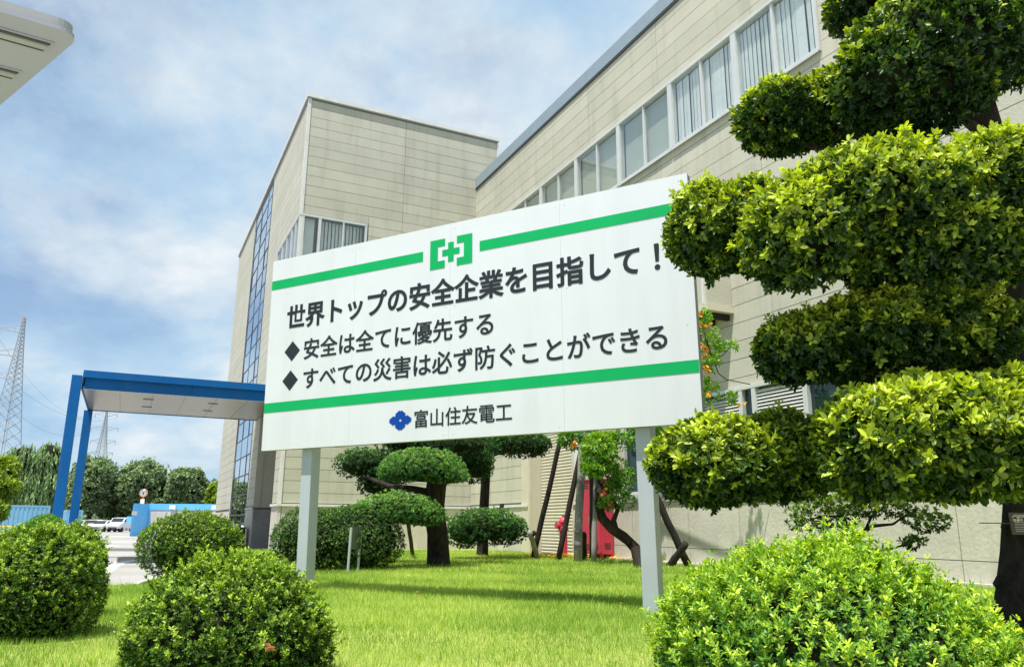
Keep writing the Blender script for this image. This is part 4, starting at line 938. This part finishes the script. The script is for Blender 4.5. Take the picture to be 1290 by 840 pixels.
# grass
def inside(x, y):
    res = np.zeros(len(x), bool); n = len(lawn_poly); j = n - 1
    for i in range(n):
        xi, yi = lawn_poly[i]; xj, yj = lawn_poly[j]
        c = ((yi > y) != (yj > y)) & (x < (xj - xi) * (y - yi) / (yj - yi + 1e-12) + xi); res ^= c; j = i
    return res
rs = np.random.RandomState(21); G = []
for y0, y1, dens, wd, hh in ((3.5, 6.0, 3800, .0042, .042), (6.0, 9.0, 4200, .0050, .048), (9, 13, 2700, .0065, .052), (13, 24, 900, .011, .055)):
    xm = .72 * y1 + .4; n = int((y1 - y0) * 2 * xm * dens); x = rs.uniform(-xm, xm, n); y = rs.uniform(y0, y1, n)
    ok = inside(x, y) & (np.abs(x) < .72 * y + .4); x, y = x[ok], y[ok]; G.append((x, y, np.full(len(x), wd), np.full(len(x), hh)))
x, y, wd, hh = (np.concatenate([g_[i] for g_ in G]) for i in range(4))
pt_ = np.stack([x, y, np.zeros(len(x))], 1); pat = lump(pt_, 2., .9); fine = lump(pt_, 5., 3.1)
tall = (rs.random(len(x)) < .006 + .012 * (fine > .4)); hgt = hh * rs.uniform(.55, 1.25, len(x)) * (1 + .25 * fine + .22 * lump(pt_, 9., 1.6)) * np.where(tall, 2.8, 1)
an = rs.random(len(x)) * 6.283; le = rs.normal(size=(len(x), 2)) * .35
b0 = np.stack([x - np.cos(an) * wd / 2, y - np.sin(an) * wd / 2, np.full(len(x), LAWN)], 1); b1 = np.stack([x + np.cos(an) * wd / 2, y + np.sin(an) * wd / 2, np.full(len(x), LAWN)], 1)
tp = np.stack([x + le[:, 0] * hgt, y + le[:, 1] * hgt, LAWN + hgt], 1)
V = np.stack([b0, b1, tp], 1).reshape(-1, 3); tint = np.clip(.52 + .34 * pat + .20 * fine + rs.normal(size=len(x)) * .24 - .35 * tall, 0, 1)
gr = np_mesh('grass', V, np.arange(len(V)).reshape(-1, 3), LM['grass'], None, np.repeat(tint, 3)); tag(gr, 'short bright green lawn grass', 'grass', kind='stuff')

# ------------------------------------------------------------------ yard beyond: containers, cars, mirror
def container(p, dx, L, W_, Hc, body, label, side=None, group=None, panel=None):
    dx = Vector((dx[0], dx[1], 0)).normalized(); dy = Z.cross(dx); o = empty('container', p, label, 'container', group); p = Vector(p)
    MB().obox(p + dx * .03 + dy * .03 + Z * .1, dx * (L - .06), dy * (W_ - .06), Z * (Hc - .2)).build('shell', M[side or body], o)
    rb = MB(); n = int(W_ / .28)
    for k in range(n): t = .12 + k * (W_ - .24) / n; rb.obox(p + dy * t - dx * .03 + Z * .16, dy * .14, dx * .06, Z * (Hc - .32))
    rb.build('end_ribs', M[body], o)
    MB().obox(p + dy * .08 + dx * .0 + Z * .14, dy * (W_ - .16), dx * .028, Z * (Hc - .28)).build('end_wall', M[body], o)
    if not side:
        r2 = MB(); n = int(L / .35)
        for k in range(n): t = .15 + k * (L - .3) / n; r2.obox(p + dx * t + Z * .16, dx * .17, dy * .05, Z * (Hc - .32))
        r2.build('side_ribs', M[body], o)
    f = MB()
    for a_, b_ in ((0, 0), (L - .14, 0), (0, W_ - .14), (L - .14, W_ - .14)): f.obox(p + dx * a_ + dy * b_ - dx * .01 - dy * .01, dx * .16, dy * .16, Z * Hc)
    for b_ in (0, W_ - .12): f.obox(p + dx * .16 + dy * (b_ - .01), dx * (L - .32), dy * .14, Z * .14); f.obox(p + dx * .16 + dy * (b_ - .01) + Z * (Hc - (.5 if side else .16)), dx * (L - .32), dy * .14, Z * (.5 if side else .16))
    for a_ in (0, L - .12): f.obox(p + dy * .16 + dx * (a_ - .01), dy * (W_ - .32), dx * .14, Z * .14); f.obox(p + dy * .16 + dx * (a_ - .01) + Z * (Hc - .16), dy * (W_ - .32), dx * .14, Z * .16)
    f.build('frame', M[body], o); return o, dx, dy, p
q0 = on(163, 677.2, 0); q1 = on(183.5, 676.6, 0)
# the end faces the road: short side from q0 to q1, long side receding to the right
dirL = Vector((1, .10, 0)).normalized()
o, dxx, dyy, p = container(q1, (1, .05), 12.0, 2.4, 2.72, 'cont', 'sky blue site container with a plain grey long side, beside the entrance block', side='contw')
endw = MB()
for k in range(5): endw.obox(q0.lerp(q1, k / 5 + .03) + Vector((0, -.10, .14)), (q1 - q0) * .10 + Vector((0, .34, 0)), Vector((0, .3, 0)), Z * 2.42)
endw.obox(q0 + Vector((0, .05, .02)), q1 - q0, Vector((0, .3, 0)), Z * 2.66).build('end_wall', M['cont'], o)
MB().obox(q0.lerp(q1, .02) + Vector((0, -.16, 1.75)), (q1 - q0) * .32, Vector((0, .02, 0)), Z * .32).build('label_plate', M['sticker'], o)
MB().obox(q0 + Vector((-.42, .05, 1.15)), Vector((.41, 0, 0)), Vector((0, .4, 0)), Z * .5).build('cooling_unit', M['cont'], o)
for x_ in (1.7, 5.2): MB().obox(q1 + Vector((x_, -.05, 2.28)), Vector((.5, 0, 0)), Vector((0, .02, 0)), Z * .34).build('label_plate', M['sticker'], o)
MB().box(q0.x - 1.2, q1.x + 9, q0.y - 3.2, q0.y - 1.0, 0, .12).build('container_step', M['kerb'], o)
GC = 'blue containers across the yard'
container((at(5, 655, 70).x, 70, 0), (.8, .6), 3.4, 6, 2.62, 'cont2', 'larger faded blue container at the far left beyond the bushes', group=GC)
container((at(82.5, 655, 78).x, 78, 0), (.84, .54), 1.4, 5, 2.35, 'cont2', 'small pale blue container seen behind the foot of the blue columns', group=GC)
# silver cars parked nose-on
car_lab = ['silver parked car closest to the blue columns', 'silver parked car second from the blue columns', 'silver parked car with a clear view of its bonnet, third from the blue columns', 'pale parked van next to the blue container']
for i, (x_, ang, hs) in enumerate(((106, 84, 1.0), (118, 96, 1.05), (132, 88, 1.0), (153, 90, 1.25))):
    D_ = 104.; p = Vector((at(x_, 655, D_).x, D_, 0)); o = empty('parked_car', p, car_lab[i], 'car', 'cars parked in the far yard')
    prof = [(-2.1, .35), (-2.15, .75), (-1.3, .95), (-.7, 1.42), (.8, 1.46), (1.5, 1.1), (2.15, .95), (2.15, .35)]
    ca = R(ang); fx = Vector((math.cos(ca), math.sin(ca), 0)); fy = Z.cross(fx)
    MB().poly([p + fx * u_ + fy * -.88 + Z * v_ * hs for u_, v_ in prof], fy * 1.76).build('body', M['car'], o, bevel=.1)
    for w_ in (-.90, .875): MB().poly([p + fx * u_ + fy * w_ + Z * v_ * hs for u_, v_ in ((-1.05, 1.0), (-.66, 1.34), (.72, 1.37), (1.25, 1.06))], fy * .025).build('side_glass', M['carglass'], o)
    MB().obox(p + fx * -1.22 + fy * -.74 + Z * 1.0 * hs, fy * 1.48, fx * .50 + Z * .38 * hs, -fx * .03 + Z * .02).build('windscreen', M['carglass'], o)
    MB().obox(p + fx * -2.2 + fy * -.5 + Z * .45, fy * 1.0, fx * .05, Z * .16).build('grille', M['dark'], o)
    for v_ in (-.78, .52): MB().obox(p + fx * -2.19 + fy * v_ + Z * .66, fy * .28, fx * .06, Z * .14).build('headlight', M['sticker'], o)
    for u_ in (-1.35, 1.35):
        for v_ in (-.90, .66): c_ = p + fx * u_ + fy * v_ + Z * .32; MB().tube([c_, c_ + fy * .24], .32, 14).build('wheel', M['tyre'], o)
# convex traffic mirror behind the container
mp = on(177, 675, 0); mp = Vector((mp.x, mp.y + 3.0, 0)); mo = empty('traffic_mirror', mp, 'round convex traffic mirror on an orange pole above the blue container', 'traffic mirror')
tgt = at(180.5, 620.8, mp.y); mp2 = Vector((tgt.x - .15, mp.y + .1, 0))
MB().tube([mp2, Vector((tgt.x, mp.y + .1, tgt.z - .3))], .07, 8).build('pole', M['orange'], mo)
ring_ = MB().tube([tgt + Vector((0, .03, 0)), tgt + Vector((0, .09, 0))], .40, 20); ring_.build('rim', M['orange'], mo)
MB().tube([tgt + Vector((0, -.02, 0)), tgt + Vector((0, .025, 0))], [.28, .36], 20).build('mirror_face', M['mirror'], mo, smooth=True)
MB().obox(Vector((tgt.x - .2, mp.y, tgt.z - 1.0)), Vector((.4, 0, 0)), Vector((0, .03, 0)), Z * .45).build('sign_plate', M['sticker'], mo)
# yellow-topped guard rail at the far left
gr_ = MB(); p = on(-20, 672, 0); q = on(14, 673, 0); p, q = p * .6, q * .6
for zz in (.5, .9): gr_.tube([p + Z * zz, q + Z * zz], .05, 6)
for t in (0, .33, .66, 1): gr_.tube([p.lerp(q, t), p.lerp(q, t) + Z * .95], .05, 6)
tag(gr_.build('guard_rail', mat('rail_yellow', (.6, .42, .08), .6)), 'low yellow guard rail at the left edge before the faded container', 'rail')

# far trees
def far_tree(name, px_, top, half, dist, mt, label, seed, group='trees beyond the yard', lobes=9, willow=False, leaf=.50, n=4200):
    rs = np.random.RandomState(seed); rd = random.Random(seed); base = on(px_, 668, 0); k = dist / FOC
    base = Vector((at(px_ , 655, dist).x, dist, 0)); H_t = CAM_H + (658 - top) * k; w_ = half * k; o = empty(name, base, label, 'tree', group)
    tr = MB(); tr.tube([base, base + Z * H_t * .3, base + Vector((.3, 0, H_t * .7))], [w_ * .09, w_ * .06, w_ * .02], 8, jit=.1)
    lb = [((base.x, base.y, H_t * .58), (w_ * .72, w_ * .6, H_t * .38))]
    for i in range(lobes):
        an = rd.uniform(0, 6.28); rr = w_ * rd.uniform(.35, .68); zz = H_t * rd.uniform(.28, .84); sh_ = 1 - .5 * max(0, zz / H_t - .5)
        c = (base.x + math.cos(an) * rr * sh_, base.y + math.sin(an) * rr * .7, zz); s = w_ * rd.uniform(.26, .42)
        lb.append((c, (s, s, s * rd.uniform(.8, 1.1)))); tr.tube([base + Z * H_t * rd.uniform(.15, .35), Vector(c)], [w_ * .03, w_ * .01], 5)
    tr.build('trunk', M['bark'], o)
    P, Nn, f = crown_points(rs, lb, n, .42, .9, .28, 5 / w_, seed)
    t = .42 + .25 * Nn[:, 2] + .22 * lump(P, seed, 6 / w_) + rs.normal(size=len(P)) * .14
    if willow:
        nn = len(P); V = []; L = w_ * rs.uniform(.10, .34, nn)
        Pn = []; tt = []
        for q in np.linspace(0, 1, 6): Pn.append(P + np.stack([Nn[:, 0] * .25 * q * w_ * .3, Nn[:, 1] * .2 * q, -L * q], 1)); tt.append(t)
        P2 = np.vstack(Pn); rosettes('crown', P2, np.tile([0, 0, -1.], (len(P2), 1)), leaf, 2, LM[mt], o, rs, wide=.22, tint=np.concatenate(tt), oval=False, up=-1.5, spread=(.05, .5), axj=.25)
    else: rosettes('crown', P, Nn, leaf, 5, LM[mt], o, rs, wide=.62, tint=t, oval=False)
    core('inner_crown', lb, LM[mt], o, .60, .9, seed)
    return o
far_tree('willow_tree', 30, 556, 48, 95, 'willow', 'tall drooping willow left of the blue columns', 501, willow=True, n=2600, leaf=.6)
far_tree('leafy_tree', -22, 575, 40, 62, 'yellow', 'yellow-green tree cut by the left edge of the view', 502, leaf=.42, n=2600)
far_tree('leafy_tree', 112, 574, 37, 124, 'wood_leaf', 'dark broadleaf tree directly behind the blue columns', 503)
far_tree('leafy_tree', 178, 578, 41, 127, 'wood_leaf', 'rounded broadleaf tree behind the convex mirror', 504)
far_tree('leafy_tree', 232, 592, 33, 126, 'wood_leaf', 'lower broadleaf tree behind the right half of the blue container', 505)
far_tree('leafy_tree', 277, 603, 22, 104, 'yellow', 'small yellowish tree touching the edge of the entrance block', 506, leaf=.45, n=1500)
far_tree('leafy_tree', 78, 602, 30, 128, 'wood_leaf', 'dark low tree between the willow and the blue columns', 507)
far_tree('leafy_tree', 205, 604, 30, 132, 'wood_leaf', 'tree filling the gap behind the mirror and container trees', 508)
far_tree('leafy_tree', 145, 606, 32, 130, 'wood_leaf', 'low tree far behind the parked silver cars', 509)
far_tree('conifer', 141, 640, 8, 135, 'willow', 'small pointed green shrub behind the parked cars', 510, leaf=.3, n=700)
# a run of trees left of the view, seen only in window reflections and from aside
for i, (x_, y_) in enumerate(((-95, 80), (-118, 92), (-75, 110))):
    pass
hd = MB(); rs_h = random.Random(4)
P = []; 
for k in range(5200): P.append((rs_h.uniform(-150, 60), rs_h.uniform(140, 150), abs(rs_h.gauss(0, 1)) * 1.6 + .4))
P = np.array(P); rsn = np.random.RandomState(9); Nn = unit(rsn.normal(size=P.shape) + np.array([0, -1, .6]))
hg = rosettes('distant_hedge', P, Nn, .9, 4, LM['wood_leaf'], None, rsn, wide=.7, tint=.35 + rsn.normal(size=len(P)) * .15, oval=False); tag(hg, 'far belt of dark undergrowth under the trees', 'undergrowth', kind='stuff')

# ------------------------------------------------------------------ pylons and lines
def pylon(base, H_p, wb, arms, label, arm_dir, thick, red=True, sides=(-1, 1)):
    o = empty('power_pylon', base, label, 'pylon', 'power pylons'); base = Vector(base); ad = Vector((math.cos(arm_dir), math.sin(arm_dir), 0)); ad2 = Z.cross(ad)
    def cw_(t): return wb * (1 - t) ** 1.25 * .5 + .35 * (1 - t * .6)
    def cn(t, i): sx_, sy_ = ((1, 1), (1, -1), (-1, -1), (-1, 1))[i]; return base + ad * cw_(t) * sx_ + ad2 * cw_(t) * sy_ + Z * H_p * t
    ts = [0]; 
    while ts[-1] < .97: ts.append(min(1, ts[-1] + max(.018, cw_(ts[-1]) * 1.15 / H_p)))
    f = MB(); rd_ = MB()
    for t0, t1 in zip(ts[:-1], ts[1:]):
        g_ = rd_ if (red and t0 > .93) else f
        for i in range(4):
            j = (i + 1) % 4; g_.bar(cn(t0, i), cn(t1, i), thick); f.bar(cn(t0, i), cn(t1, j), thick * .6, 3); f.bar(cn(t0, j), cn(t1, i), thick * .6, 3)
    f.build('lattice', M['pylon'], o)
    if rd_.v: rd_.build('red_tip', M['pylonred'], o)
    tips = []
    for t, L in arms:
        for s in sides:
            m_ = MB(); tip = base + ad * s * L + Z * (H_p * t + .3)
            for i in ((0, 1) if s > 0 else (2, 3)):
                m_.bar(cn(t - .018, i), tip, thick * .7, 3); m_.bar(cn(t + .018, i), tip, thick * .7, 3)
            for q in (.3, .6): m_.bar(base + ad * s * L * q + Z * (H_p * (t - .018 * (1 - q))), base + ad * s * L * q + Z * (H_p * (t + .018 * (1 - q))), thick * .5, 3)
            m_.build('arm', M['pylon'], o); MB().tube([tip, tip - Z * 1.6], .12, 5).build('insulator', M['frame'], o); tips.append(tip - Z * 1.6)
    return tips
D1 = 190.; k1 = D1 / FOC
b1_ = at(-12, 655, D1); top1 = at(32, 393, D1); base1 = Vector(((b1_.x + top1.x) / 2 , D1, 0)); base1.x = top1.x
t1 = pylon(base1, top1.z, 8.0, ((.915, 7.0), (.80, 9.5), (.69, 8.2)), 'tall steel lattice pylon with reddish tip at the left edge', R(-8), .11, sides=(-1,))
D2 = 330.; top2 = at(135.5, 512, D2); base2 = Vector((top2.x, D2, 0))
t2 = pylon(base2, top2.z, 8.5, ((.93, 4.5), (.81, 5.5), (.70, 5.0), (.60, 4.5)), 'smaller distant lattice pylon framed under the blue canopy', R(5), .14, False)
wr = empty('power_lines', base1 + Z * 20, 'thin sagging power cables running between the two lattice pylons', 'cables')
for a_, b_ in zip(t1, t2):
    pts = [a_.lerp(b_, q) - Z * 26 * q * (1 - q) for q in np.linspace(0, 1, 22)]; MB().tube(pts, .035, 4, caps=False).build('cable', M['wire'], wr)
for a_ in t1[:]:
    b_ = a_ + Vector((-180, -60, 6)); pts = [a_.lerp(b_, q) - Z * 26 * q * (1 - q) for q in np.linspace(0, 1, 12)]; MB().tube(pts, .035, 4, caps=False).build('cable', M['wire'], wr)
